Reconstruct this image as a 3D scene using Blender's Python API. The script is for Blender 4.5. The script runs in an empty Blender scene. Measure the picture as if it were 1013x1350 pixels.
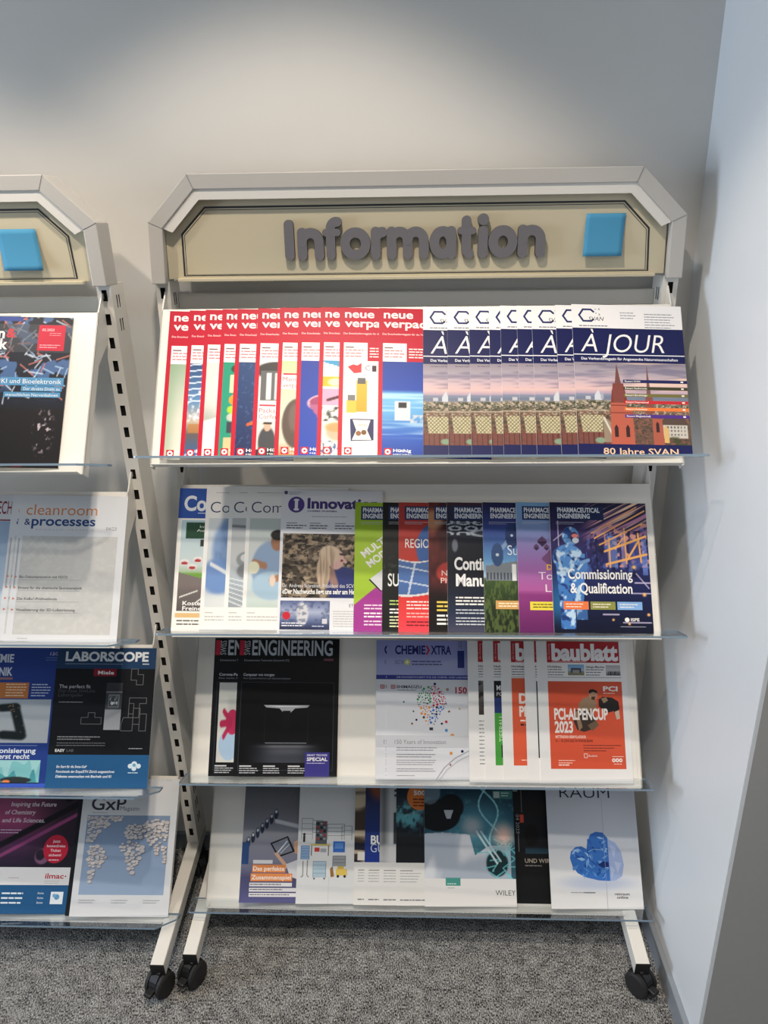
import bpy, bmesh, math, random
import numpy as np
from mathutils import Matrix, Vector

SC = bpy.context.scene
COL = SC.collection
random.seed(7)
R = math.radians

# ------------------------------------------------------------------ camera
FPX, PITCH, YAW, ROLL, CAMZ = 1004.74, 0.35672, 0.03889, -0.01425, 1.5908
cam_data = bpy.data.cameras.new('camera')
cam = bpy.data.objects.new('camera', cam_data); COL.objects.link(cam)
cam_data.sensor_fit = 'VERTICAL'; cam_data.sensor_height = 24.0
cam_data.lens = FPX / 1350.0 * 24.0
cam_data.clip_start = 0.02
fw = Vector((-math.sin(YAW) * math.cos(PITCH), math.cos(YAW) * math.cos(PITCH), -math.sin(PITCH)))
rt = Vector((math.cos(YAW), math.sin(YAW), 0)); up = rt.cross(fw)
rt2 = math.cos(ROLL) * rt + math.sin(ROLL) * up
up2 = -math.sin(ROLL) * rt + math.cos(ROLL) * up
M = Matrix((rt2, up2, -fw)).transposed().to_4x4(); M.translation = (0, 0, CAMZ)
cam.matrix_world = M
SC.camera = cam

# ------------------------------------------------------------------ world, lights, exposure
world = bpy.data.worlds.new('world'); SC.world = world; world.use_nodes = True
bg = world.node_tree.nodes['Background']
bg.inputs[0].default_value = (0.84, 0.92, 1.0, 1); bg.inputs[1].default_value = 0.25

def light(name, kind, loc, target, energy, color, **kw):
    d = bpy.data.lights.new(name, kind); d.energy = energy; d.color = color
    for k, v in kw.items(): setattr(d, k, v)
    o = bpy.data.objects.new(name, d); COL.objects.link(o); o.location = loc
    o.rotation_euler = (Vector(target) - Vector(loc)).to_track_quat('-Z', 'Y').to_euler()
    return o
WARM = (1.0, 0.87, 0.72)
light('ceiling_spot', 'SPOT', (-0.22, 0.90, 2.74), (-0.22, 0.93, 0), 68, WARM, spot_size=R(90), spot_blend=0.32, shadow_soft_size=0.035)
light('ceiling_spot', 'SPOT', (-1.22, 0.90, 2.74), (-1.22, 0.93, 0), 68, WARM, spot_size=R(90), spot_blend=0.32, shadow_soft_size=0.035)
light('ceiling_spot', 'SPOT', (0.05, 0.30, 2.74), (0.0, 1.18, 0.1), 112, WARM, spot_size=R(60), spot_blend=0.6, shadow_soft_size=0.04)
light('ceiling_spot', 'SPOT', (0.2, -0.85, 2.74), (0.2, -0.2, 0), 16, WARM, spot_size=R(130), spot_blend=0.5, shadow_soft_size=0.06)
light('window_daylight', 'AREA', (-3.9, 0.55, 1.45), (0.55, 1.15, 1.0), 95, (0.72, 0.85, 1.0), shape='RECTANGLE', size=0.9, size_y=1.3)

vs = SC.view_settings
vs.view_transform = 'Standard'; vs.look = 'None'; vs.exposure = -0.2; vs.gamma = 1.0
vs.use_curve_mapping = False
SC.cycles.use_denoising = True
SC.cycles.max_bounces = 8; SC.cycles.transparent_max_bounces = 16

# ------------------------------------------------------------------ materials
def lin(c):
    c = np.asarray(c, float) / 255.0
    return np.where(c <= 0.04045, c / 12.92, ((c + 0.055) / 1.055) ** 2.4)
def mat(name, rgb, rough=0.5, metal=0.0, noise=0.0, nscale=200.0, bump=0.0, spec=0.5):
    m = bpy.data.materials.new(name); m.use_nodes = True
    nt = m.node_tree; b = nt.nodes['Principled BSDF']
    c = lin(rgb)
    b.inputs['Base Color'].default_value = (*c, 1); b.inputs['Roughness'].default_value = rough
    b.inputs['Metallic'].default_value = metal; b.inputs['Specular IOR Level'].default_value = spec
    if noise or bump:
        tc = nt.nodes.new('ShaderNodeTexCoord'); n = nt.nodes.new('ShaderNodeTexNoise')
        n.inputs['Scale'].default_value = nscale; n.inputs['Detail'].default_value = 4
        nt.links.new(tc.outputs['Object'], n.inputs['Vector'])
        if noise:
            r = nt.nodes.new('ShaderNodeMix'); r.data_type = 'RGBA'
            r.inputs['A'].default_value = (*(c * (1 - noise)), 1); r.inputs['B'].default_value = (*np.minimum(c * (1 + noise), 1), 1)
            nt.links.new(n.outputs['Fac'], r.inputs['Factor']); nt.links.new(r.outputs['Result'], b.inputs['Base Color'])
        if bump:
            bp = nt.nodes.new('ShaderNodeBump'); bp.inputs['Strength'].default_value = bump; bp.inputs['Distance'].default_value = 0.002
            nt.links.new(n.outputs['Fac'], bp.inputs['Height']); nt.links.new(bp.outputs['Normal'], b.inputs['Normal'])
    return m
MT = {}
MT['wall'] = mat('wall_paint', (214, 212, 208), 0.8, noise=0.02, nscale=14, bump=0.08)
MT['wall_r'] = mat('wall_gloss_paint', (220, 224, 228), 0.45, noise=0.015, nscale=20, bump=0.03)
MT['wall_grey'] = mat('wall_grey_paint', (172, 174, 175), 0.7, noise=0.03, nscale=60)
MT['ceiling'] = mat('ceiling_paint', (205, 205, 203), 0.9)
MT['metal'] = mat('white_powder_coat', (226, 223, 216), 0.38, noise=0.015, nscale=300)
MT['frame'] = mat('light_grey_powder_coat', (190, 187, 182), 0.42, noise=0.015, nscale=300)
MT['inside'] = mat('hollow_shade', (18, 18, 19), 0.9)  # near-black colour stands in for the shade in post hollows and slots
MT['panel'] = mat('cream_sign_board', (203, 193, 166), 0.5, noise=0.01, nscale=40)
MT['line'] = mat('dark_border_line', (44, 46, 50), 0.5)
MT['letter'] = mat('grey_letter_face', (112, 110, 114), 0.5)
MT['letter_side'] = mat('black_letter_side', (22, 21, 22), 0.6)  # black sides, with the letters' shadow partly put into the colour
MT['note'] = mat('blue_note_paper', (72, 148, 188), 0.85, noise=0.02, nscale=30)
MT['paper'] = mat('page_edges', (232, 229, 222), 0.7, noise=0.06, nscale=900)
MT['black'] = mat('black_plastic', (22, 22, 24), 0.45, noise=0.1, nscale=200)
MT['rubber'] = mat('black_rubber', (30, 29, 31), 0.7)
MT['base'] = mat('grey_blue_baseboard', (150, 157, 166), 0.3, metal=0.3)
MT['base_b'] = mat('grey_baseboard', (120, 124, 130), 0.5)
MT['card'] = mat('white_card', (232, 230, 226), 0.5)

def carpet():
    m = bpy.data.materials.new('loop_carpet'); m.use_nodes = True
    nt = m.node_tree; b = nt.nodes['Principled BSDF']; b.inputs['Roughness'].default_value = 0.95
    b.inputs['Specular IOR Level'].default_value = 0.1
    tc = nt.nodes.new('ShaderNodeTexCoord'); mp = nt.nodes.new('ShaderNodeMapping')
    mp.inputs['Scale'].default_value = (1.0, 0.5, 1.0)
    nt.links.new(tc.outputs['Object'], mp.inputs['Vector'])
    n1 = nt.nodes.new('ShaderNodeTexNoise'); n1.inputs['Scale'].default_value = 430; n1.inputs['Detail'].default_value = 2
    n2 = nt.nodes.new('ShaderNodeTexNoise'); n2.inputs['Scale'].default_value = 38; n2.inputs['Detail'].default_value = 3
    v = nt.nodes.new('ShaderNodeTexVoronoi'); v.inputs['Scale'].default_value = 400
    for n in (n1, v): nt.links.new(mp.outputs[0], n.inputs['Vector'])
    nt.links.new(tc.outputs['Object'], n2.inputs['Vector'])
    ma = nt.nodes.new('ShaderNodeMath'); ma.operation = 'MULTIPLY_ADD'; ma.inputs[1].default_value = 0.28
    nt.links.new(n2.outputs['Fac'], ma.inputs[0]); nt.links.new(n1.outputs['Fac'], ma.inputs[2])
    cr = nt.nodes.new('ShaderNodeValToRGB')
    cr.color_ramp.elements[0].position = 0.50; cr.color_ramp.elements[0].color = (*lin((30, 31, 33)), 1)
    cr.color_ramp.elements[1].position = 0.82; cr.color_ramp.elements[1].color = (*lin((192, 191, 189)), 1)
    nt.links.new(ma.outputs[0], cr.inputs[0]); nt.links.new(cr.outputs[0], b.inputs['Base Color'])
    bp = nt.nodes.new('ShaderNodeBump'); bp.inputs['Strength'].default_value = 0.9; bp.inputs['Distance'].default_value = 0.004
    nt.links.new(v.outputs['Distance'], bp.inputs['Height']); nt.links.new(bp.outputs['Normal'], b.inputs['Normal'])
    return m
MT['carpet'] = carpet()

def acrylic(name, tint, gloss):
    m = bpy.data.materials.new(name); m.use_nodes = True
    nt = m.node_tree; nt.nodes.clear()
    o = nt.nodes.new('ShaderNodeOutputMaterial'); mx = nt.nodes.new('ShaderNodeMixShader')
    t = nt.nodes.new('ShaderNodeBsdfTransparent'); t.inputs[0].default_value = (*tint, 1)
    g = nt.nodes.new('ShaderNodeBsdfGlossy'); g.inputs['Roughness'].default_value = 0.03; g.inputs[0].default_value = (0.95, 0.97, 1, 1)
    f = nt.nodes.new('ShaderNodeFresnel'); 
    gm = nt.nodes.new('ShaderNodeNewGeometry'); mm = nt.nodes.new('ShaderNodeMix'); mm.data_type = 'FLOAT'   # same reflectance from inside and outside
    mm.inputs[2].default_value = gloss; mm.inputs[3].default_value = 1.0 / gloss
    nt.links.new(gm.outputs['Backfacing'], mm.inputs[0]); nt.links.new(mm.outputs[0], f.inputs['IOR'])
    nt.links.new(f.outputs[0], mx.inputs[0]); nt.links.new(t.outputs[0], mx.inputs[1]); nt.links.new(g.outputs[0], mx.inputs[2])
    nt.links.new(mx.outputs[0], o.inputs[0]); return m
MT['acrylic'] = acrylic('clear_acrylic', (0.94, 0.96, 0.975), 1.62)
MT['acrylic_edge'] = mat('acrylic_cut_edge', (120, 140, 158), 0.2)

def print_mat():
    m = bpy.data.materials.new('printed_cover'); m.use_nodes = True
    nt = m.node_tree; b = nt.nodes['Principled BSDF']; b.inputs['Roughness'].default_value = 0.42
    b.inputs['Specular IOR Level'].default_value = 0.2
    a = nt.nodes.new('ShaderNodeAttribute'); a.attribute_name = 'ink'
    nt.links.new(a.outputs['Color'], b.inputs['Base Color']); return m
MT['print'] = print_mat()

# ------------------------------------------------------------------ mesh helpers
def obj(name, me, parent=None, **props):
    o = bpy.data.objects.new(name, me); COL.objects.link(o)
    if parent is not None: o.parent = parent
    for k, v in props.items(): o[k] = v
    return o
def mesh(name, verts, faces, mats, mi=None):
    me = bpy.data.meshes.new(name); me.from_pydata([tuple(v) for v in verts], [], faces)
    for m in mats: me.materials.append(MT[m])
    if mi is not None:
        for p, i in zip(me.polygons, mi): p.material_index = i
    me.update(); return me
class MB:
    def __init__(s): s.v = []; s.f = []; s.m = []
    def add(s, v, f, m=0):
        n = len(s.v); s.v += [tuple(x) for x in v]; s.f += [tuple(i + n for i in q) for q in f]; s.m += [m] * len(f); return s
    def box(s, x0, x1, y0, y1, z0, z1, m=0):
        return s.add([(x, y, z) for z in (z0, z1) for y in (y0, y1) for x in (x0, x1)],
                     [(0, 2, 3, 1), (4, 5, 7, 6), (0, 1, 5, 4), (2, 6, 7, 3), (0, 4, 6, 2), (1, 3, 7, 5)], m)
    def prism(s, pts, axis, a, b, m=0, mside=None):
        """polygon pts (2D) swept along axis from a to b; pts fill the two other axes in order"""
        def P(p, t):
            q = list(p); q.insert(axis, t); return q
        n = len(pts)
        s.add([P(p, a) for p in pts] + [P(p, b) for p in pts], [tuple(range(n))[::-1], tuple(range(n, 2 * n))], m)
        k = len(s.v) - 2 * n
        s.f += [(k + i, k + (i + 1) % n, k + n + (i + 1) % n, k + n + i) for i in range(n)]
        s.m += [m if mside is None else mside] * n; return s
    def bar(s, a, b, w, h, m=0, side=Vector((1, 0, 0))):
        a = Vector(a); b = Vector(b); d = (b - a).normalized(); u = side.normalized(); v = d.cross(u)
        vs_ = [p + u * i * w / 2 + v * j * h / 2 for p in (a, b) for j in (-1, 1) for i in (-1, 1)]
        return s.add(vs_, [(0, 2, 3, 1), (4, 5, 7, 6), (0, 1, 5, 4), (2, 6, 7, 3), (0, 4, 6, 2), (1, 3, 7, 5)], m)
    def lathe(s, prof, n, c, axis=0, m=0):
        """prof: list of (t along axis, radius)"""
        vs_ = []
        for t, r in prof:
            for k in range(n):
                a = 2 * math.pi * k / n; q = [r * math.cos(a), r * math.sin(a)]; q.insert(axis, t)
                vs_.append((q[0] + c[0], q[1] + c[1], q[2] + c[2]))
        fs = [(j * n + k, j * n + (k + 1) % n, (j + 1) * n + (k + 1) % n, (j + 1) * n + k) for j in range(len(prof) - 1) for k in range(n)]
        fs += [tuple(range(n))[::-1], tuple(range((len(prof) - 1) * n, len(prof) * n))]
        return s.add(vs_, fs, m)
    def build(s, name, mats, parent=None, bevel=0, **props):
        me = mesh(name, s.v, s.f, mats, s.m)
        bm = bmesh.new(); bm.from_mesh(me); bmesh.ops.recalc_face_normals(bm, faces=bm.faces[:])
        bm.to_mesh(me); bm.free()
        o = obj(name, me, parent, **props)
        if bevel:
            b = o.modifiers.new('bevel', 'BEVEL'); b.width = bevel; b.segments = 2; b.limit_method = 'ANGLE'
        return o
def empty(name, loc, parent=None, **props):
    o = obj(name, None, parent, **props); o.location = loc; o.empty_display_size = 0.05; return o

# ------------------------------------------------------------------ setting
XW, YW, YE = 0.568, 1.632, 1.068
MB().box(-4.0, 3.0, -3.0, YW + 0.15, -0.1, 0).build('floor', ['carpet'], kind='structure', label='dark grey mottled loop carpet floor')
MB().box(-4.0, XW + 0.02, YW, YW + 0.15, 0, 2.8).build('wall_back', ['wall'], kind='structure', label='off-white plastered back wall')
MB().box(XW, XW + 0.03, YE + 0.012, YW, 0, 2.8).build('wall_right', ['wall_r'], kind='structure', label='short white side wall beside the rack')
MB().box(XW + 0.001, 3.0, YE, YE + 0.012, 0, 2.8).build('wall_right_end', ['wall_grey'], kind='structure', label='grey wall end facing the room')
MB().box(-4.15, -4.0, -3.0, YW + 0.15, 0, 2.8).build('wall_left', ['wall'], kind='structure', label='off-white left wall')
MB().box(-4.0, 3.0, -3.0, YW + 0.15, 2.8, 2.9).build('ceiling', ['ceiling'], kind='structure', label='white ceiling')
MB().box(XW - 0.012, XW, YE + 0.01, YW, 0, 0.055).build('baseboard_right', ['base'], bevel=0.002, kind='structure', label='grey-blue baseboard of the side wall')
MB().box(-4.0, XW - 0.012, YW - 0.012, YW, 0, 0.05).build('baseboard_back', ['base_b'], bevel=0.002, kind='structure', label='grey baseboard of the back wall')

# ------------------------------------------------------------------ racks
YU = 1.550; ZH = 1.4754; S = 0.361; TAU = R(19)
ALPHA = [R(32.9), R(32.9), R(32.9), R(38.3)]
YB = 1.3463; ZB = 1.1977

def row_frame(row, dy=0.0):
    a = ALPHA[row]
    return Vector((0, YB + dy, ZB - S * row)), Vector((0, math.sin(a), math.cos(a))), Vector((0, -math.cos(a), math.sin(a)))

def upright(root, xc, shear, dy):
    """hollow slotted post: front face cut by slots, shade of the hollow painted by a dark sheet"""
    w, d, z0, z1 = 0.014, 0.068, 0.115, 1.497
    YU = globals()['YU'] + dy
    b = MB(); pitch = S / 8
    def X(x, z): return xc + x + shear * (ZH - z)
    def q(x0, x1, za, zb, y=YU, m=0): b.add([(X(x0, za), y, za), (X(x1, za), y, za), (X(x1, zb), y, zb), (X(x0, zb), y, zb)], [(0, 1, 2, 3)], m)
    hs, hw = 0.0105, 0.0050
    zs = [ZH - pitch * k for k in range(0, 30) if ZH - pitch * k - hs > z0]
    q(-w, -hw, z0, z1); q(hw, w, z0, z1)
    top = z1
    for zc in zs:
        q(-hw, hw, zc + hs, top); top = zc - hs
    q(-hw, hw, z0, top)
    for s_ in (-1, 1):
        b.add([(X(s_ * w, z0), YU, z0), (X(s_ * w, z1), YU, z1), (X(s_ * w, z1), YU + d, z1), (X(s_ * w, z0), YU + d, z0)], [(0, 1, 2, 3)])
    q(-w, w, z0, z1, YU + d); q(-w, w, z0, z1, YU + 0.006, 1)  # second sheet paints the hollow's shade just behind the slots
    b.add([(X(-w, z1), YU, z1), (X(w, z1), YU, z1), (X(w, z1), YU + d, z1), (X(-w, z1), YU + d, z1)], [(0, 1, 2, 3)])
    up_ = b.build('upright', ['metal', 'inside'], root)
    for zz in (1.463, 1.418, 0.28, 0.235, 0.19):           # thin dark boxes paint the shade in the narrow paired side slots
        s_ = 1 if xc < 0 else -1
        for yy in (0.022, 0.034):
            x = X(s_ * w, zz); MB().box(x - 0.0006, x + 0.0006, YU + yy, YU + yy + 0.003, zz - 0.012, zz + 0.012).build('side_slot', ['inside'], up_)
    # foot: bar running forward with a slight fall, short heel behind
    xb = X(0, 0.12); yf = 1.222 + (dy * 0.6)
    MB().bar((xb, YU + 0.066, 0.122), (xb, yf, 0.074), 0.030, 0.036).build('foot', ['metal'], root, bevel=0.002)
    MB().bar((xb, yf + 0.0005, 0.0740), (xb, yf - 0.0015, 0.0738), 0.031, 0.037).build('end_plug', ['black'], root)
    for yc, zc, rz in ((yf + 0.012, 0.068, -26 if xc < 0 else 38), (YU + 0.040, 0.108, 30)):
        k = empty('caster', (xb, yc, 0), root); k.rotation_euler = (0, 0, R(rz)); k.scale = (0.86, 0.94, 1)
        MB().box(-0.013, 0.013, -0.014, 0.012, 0.045, zc).build('stem', ['black'], k, bevel=0.002)
        c = MB(); c.lathe([(-0.012, 0.016), (-0.011, 0.0285), (0.011, 0.0285), (0.012, 0.016)], 20, (0, -0.004, 0.034))
        c.build('hood', ['black'], k)
        for s_ in (-1, 1):
            wv = MB(); wv.lathe([(0.0125 * s_, 0.024), (0.014 * s_, 0.030), (0.022 * s_, 0.030), (0.026 * s_, 0.025), (0.027 * s_, 0.008)], 24, (0, -0.006, 0.030))
            wv.build('wheel', ['rubber'], k)
        MB().box(-0.011, 0.011, -0.050, -0.026, 0.026, 0.037).build('brake_tab', ['black'], k, bevel=0.003)

def shelf(root, row, x0, x1, tx0, tx1, chamfer, dy=0.0):
    o, u, n = row_frame(row, dy); off = -0.009
    P = lambda x, s, h: Vector((x, 0, 0)) + o + u * s + n * (h + off)
    L = 0.303; YU = globals()['YU'] + dy
    b = MB(); t = 0.0015
    b.add([P(x, s, h) for h in (-t, 0) for s in (-0.016, L) for x in (x0, x1)],
          [(0, 2, 3, 1), (4, 5, 7, 6), (0, 1, 5, 4), (2, 6, 7, 3), (0, 4, 6, 2), (1, 3, 7, 5)])
    b.add([P(x, s, h) for s in (-0.016, -0.0145) for h in (-0.001, 0.016) for x in (x0 + 0.006, x1 - 0.006)],
          [(0, 2, 3, 1), (4, 5, 7, 6), (0, 1, 5, 4), (2, 6, 7, 3), (0, 4, 6, 2), (1, 3, 7, 5)])
    plate = b.build('shelf_plate', ['metal'], root)
    zh = ZH - S * row
    for x in (x0, x1 - 0.0025):
        pts = [P(0, -0.016, 0), P(0, L, 0)]
        poly = [(pts[0].y, pts[0].z), (pts[1].y, pts[1].z), (YU - 0.002, zh + 0.004), (YU + 0.005, zh + 0.004), (YU + 0.005, zh - 0.006), (YU - 0.001, zh - 0.006),
                (YU - 0.001, zh - 0.075), (YU - 0.008, zh - 0.088)]
        q = P(0, L - 0.10, -0.022); poly.append((q.y, q.z)); q = P(0, -0.016, -0.022); poly.append((q.y, q.z))
        MB().prism(poly, 0, x, x + 0.0025).build('bracket', ['metal'], plate)
    # clear tray
    ty, tz = o.y, o.z
    d = Vector((0, -math.cos(TAU), math.sin(TAU))); m_ = Vector((0, math.sin(TAU), math.cos(TAU)))
    F = 0.0485 / math.cos(TAU); B = -0.010; th = 0.004; c = chamfer
    out = [(tx0, B), (tx1, B), (tx1, F - c), (tx1 - c, F), (tx0 + c, F), (tx0, F - c)] if c > 0.003 else \
          [(tx0, B), (tx1, B), (tx1, F - 0.006), (tx1 - 0.002, F - 0.0018), (tx1 - 0.006, F), (tx0 + 0.006, F), (tx0 + 0.002, F - 0.0018), (tx0, F - 0.006)]
    base = Vector((0, ty, tz)); k = len(out)
    vt = [base + Vector((x, 0, 0)) + d * s + m_ * h for h in (-th, 0) for x, s in out]
    fs = [tuple(range(k))[::-1], tuple(range(k, 2 * k))] + [(i, (i + 1) % k, k + (i + 1) % k, k + i) for i in range(k)]
    tb = MB(); tb.add(vt[:], fs[:2], 0); tb.add(vt[:], fs[2:], 1)
    tb.build('clear_tray', ['acrylic', 'acrylic_edge'], plate)

def frame_profile(root, pts_out, pts_in, y0, depth):
    b = MB(); n = len(pts_out)
    vs_ = []
    for y in (y0, y0 + depth):
        vs_ += [(x, y, z) for x, z in pts_out] + [(x, y, z) for x, z in pts_in]
    fs = []
    for i in range(n - 1):
        fs += [(i, i + 1, n + i + 1, n + i), (2 * n + i, 3 * n + i, 3 * n + i + 1, 2 * n + i + 1), (i, 2 * n + i, 2 * n + i + 1, i + 1), (n + i, n + i + 1, 3 * n + i + 1, 3 * n + i)]
    fs += [(0, n, 3 * n, 2 * n), (n - 1, 3 * n - 1, 4 * n - 1, 2 * n - 1)]
    b.add(vs_, fs); return b

def inset(pts, d):
    """offset an open polyline (x,z) inward (to the right of travel direction left->top->right)"""
    out = []
    for i, p in enumerate(pts):
        a = pts[i - 1] if i else None; c = pts[i + 1] if i < len(pts) - 1 else None
        def nrm(p, q):
            dx, dz = q[0] - p[0], q[1] - p[1]; l = math.hypot(dx, dz); return dz / l, -dx / l
        if a is None: nx, nz = nrm(p, c); out.append((p[0] + nx * d, p[1] + (0)))
        elif c is None: nx, nz = nrm(a, p); out.append((p[0] + nx * d, p[1]))
        else:
            n1, n2 = nrm(a, p), nrm(p, c); k = d / (1 + n1[0] * n2[0] + n1[1] * n2[1])
            out.append((p[0] + (n1[0] + n2[0]) * k, p[1] + (n1[1] + n2[1]) * k))
    return out

def stroke_letter(name, paths, discs, w, x, z, y, parent):
    b = MB(); th = 0.010; cnt = [0]
    def T():
        cnt[0] += 1; return th + 1.5e-5 * cnt[0]
    def disc(cx, cz, r):
        pts = [(cx + r * math.cos(2 * math.pi * k / 20), cz + r * math.sin(2 * math.pi * k / 20)) for k in range(20)]
        b.prism([(x + p[0], z + p[1]) for p in pts], 1, y - T(), y, 0, 1)
    for path, ww in paths:
        ww = ww or w
        for (x0, z0), (x1, z1) in zip(path[:-1], path[1:]):
            dx, dz = x1 - x0, z1 - z0; l = math.hypot(dx, dz)
            if l < 1e-9: continue
            nx, nz = -dz / l * ww / 2, dx / l * ww / 2
            b.prism([(x + x0 + nx, z + z0 + nz), (x + x1 + nx, z + z1 + nz), (x + x1 - nx, z + z1 - nz), (x + x0 - nx, z + z0 - nz)], 1, y - T(), y, 0, 1)
        for p in path: disc(p[0], p[1], ww / 2)
    for cx, cz, r in discs: disc(cx, cz, r)
    return b.build(name, ['letter', 'letter_side'], parent)

def arc(cx, cz, rx, rz, a0, a1, n=10):
    return [(cx + rx * math.cos(R(a0 + (a1 - a0) * k / n)), cz + rz * math.sin(R(a0 + (a1 - a0) * k / n))) for k in range(n + 1)]

def sign_letters(panel, y):
    k = 0.001; W = 0.0185; X0 = -0.2430; Z0 = 1.534
    def px(p): return X0 + (p - 375) * 0.001444
    def sc(path): return [(a * k, b * k) for a, b in path]
    def n_(wd):
        c = wd / 2; r = c - 9.2
        return [(sc([(9.2, 9), (9.2, 50)]), None), (sc(arc(c, 49.5 - r, r, r, 180, 0) + [(wd - 9.2, 9)]), None)]
    def o_(wd): return [(sc(arc(wd / 2, 29.3, wd / 2 - 9.2, 20.2, 0, 360, 24)), None)]
    L = [('letter', 375, [(sc([(9.2, 9), (9.2, 64.6)]), None)], []),
         ('letter', 392, n_(51), []),
         ('letter', 426, [(sc([(15, 9), (15, 56)] + arc(26, 56, 11, 13, 180, 80, 6)), 0.0175), (sc([(6, 50), (28, 50)]), 0.0135)], []),
         ('letter', 449, o_(58), []),
         ('letter', 489.5, [(sc([(9.2, 9), (9.2, 50)]), None), (sc(arc(22, 35.5, 12.8, 14, 180, 90, 6)), None)], []),
         ('letter', 510.5, [(sc([(9.2, 9), (9.2, 50)]), None), (sc(arc(24.5, 34.5, 15.3, 15, 180, 0) + [(39.8, 9)]), None), (sc(arc(55.1, 34.5, 15.3, 15, 180, 0) + [(70.4, 9)]), None)], []),
         ('letter', 567, [(sc(arc(25, 29.3, 16, 20.2, 0, 360, 24)), None), (sc([(41, 9), (41, 49.5)]), None)], []),
         ('letter', 604, [(sc([(16, 68), (16, 18)] + arc(24, 17, 8, 8, 180, 260, 5)), 0.0175), (sc([(6, 50), (28, 50)]), 0.0135)], []),
         ('letter', 630.5, [(sc([(9.2, 9), (9.2, 49)]), None)], [(0.0092, 0.0695, 0.0105)]),
         ('letter', 644, o_(55), []),
         ('letter', 682.5, n_(52), [])]
    for nm, p, paths, discs in L:
        stroke_letter(nm, paths, discs, W, px(p), Z0, y, panel)

def rack(name, xl, xr, shear, label, trays, chamfer, dy, letters, rows_shift):
    root = empty(name, ((xl + xr) / 2, 1.55, 0), label=label, category='magazine rack', group='magazine racks on casters')
    inv = Vector(root.location)
    class Shift: pass
    parts_before = set(COL.objects)
    upright(root, xl, shear, dy); upright(root, xr, shear, dy)
    YU = globals()['YU'] + dy
    y0 = YU - 0.020
    out = [(xl - 0.014, 1.494), (xl - 0.0085, 1.607), (xl + 0.073, 1.690), (xr - 0.077, 1.690), (xr + 0.0105, 1.607), (xr + 0.014, 1.494)]
    hf = frame_profile(root, out, inset(out, 0.027), y0, 0.06).build('header_frame', ['frame'], root, bevel=0.0015)
    in1 = inset(out, 0.0265)
    in2 = inset(out, 0.045); lo = lambda a, b, t: (a[0] + (b[0] - a[0]) * t, a[1] + (b[1] - a[1]) * t)
    frame_profile(root, in1[1:5], in2[1:5], y0 + 0.003, 0.003).build('inner_flange', ['metal'], hf)
    # joint seams at the mitred corners
    for i in (1, 2, 3, 4):
        a, c = out[i], inset(out, 0.027)[i]
        MB().bar((a[0], y0 - 0.0002, a[1]), (c[0], y0 - 0.0002, c[1]), 0.0008, 0.0006, side=Vector((0, 1, 0))).build('mitre_joint', ['base_b'], hf)
    yp = y0 + 0.018
    pw = [(xl + 0.016, 1.502), (xl + 0.018, 1.600), (xl + 0.085, 1.660), (xr - 0.089, 1.660), (xr - 0.020, 1.600), (xr - 0.016, 1.502)]
    po = [(xl + 0.0345, 1.502), (xl + 0.037, 1.590), (xl + 0.093, 1.645), (xr - 0.097, 1.645), (xr - 0.040, 1.590), (xr - 0.0345, 1.502)]
    panel = MB().prism(pw, 1, yp, yp + 0.004).build('sign_panel', ['panel'], root, bevel=0.0008)
    MB().prism([(po[0][0], 1.497), (po[0][0], 1.503), (po[-1][0], 1.503), (po[-1][0], 1.497)], 1, yp - 0.008, yp + 0.004).build('panel_lip', ['panel'], panel, bevel=0.001)
    def ring(d0, d1, m='line'):
        cl = [po[0], po[1], po[2], po[3], po[4], po[5]]
        def closed(d):
            q = inset(cl, d); q[0] = (q[0][0], 1.502 + d * 0.45); q[-1] = (q[-1][0], 1.502 + d * 0.45); return q
        a, c = closed(d0), closed(d1); n = 6
        v = [(x, yp - 0.0003, z) for x, z in a] + [(x, yp - 0.0003, z) for x, z in c]
        MB().add(v, [(i, (i + 1) % n, n + (i + 1) % n, n + i) for i in range(n)]).build('border_line', [m], panel)
    ring(0.0115, 0.0150); ring(0.0172, 0.0184)
    if letters: sign_letters(panel, yp)
    MB().box(xl + 0.014, xr - 0.014, YU + 0.02, YU + 0.05, 0.16, 0.20).build('cross_bar', ['metal'], root, bevel=0.002)
    MB().box(xl + 0.014, xr - 0.014, YU + 0.05, YU + 0.066, 1.44, 1.47).build('cross_bar', ['metal'], root, bevel=0.002)
    for r in range(4):
        dx = shear * (ZH - (ZB - S * r + 0.25)) + rows_shift
        shelf(root, r, xl + 0.004 + dx, xr - 0.004 + dx, trays[r][0], trays[r][1], chamfer, dy)
    for o in COL.objects:
        if o not in parts_before and o.parent is root:
            o.location = Vector(o.location) - inv
    return root

MAIN_TR = [(-0.5008, 0.5213), (-0.5035, 0.528), (-0.4963, 0.5031), (-0.5131, 0.5411)]
rack('magazine_rack', -0.492, 0.4997, 0.0, 'white slotted magazine rack under the full Information sign', MAIN_TR, 0.0, 0.0, True, 0.0)
LEFT_TR = [(-1.60, -0.545), (-1.59, -0.540), (-1.58, -0.535), (-1.57, -0.535)]
rack('magazine_rack', -1.588, -0.5925, 0.0264, 'white slotted magazine rack cut off by the left picture edge', LEFT_TR, 0.040, -0.045, False, 0.0)

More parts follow.
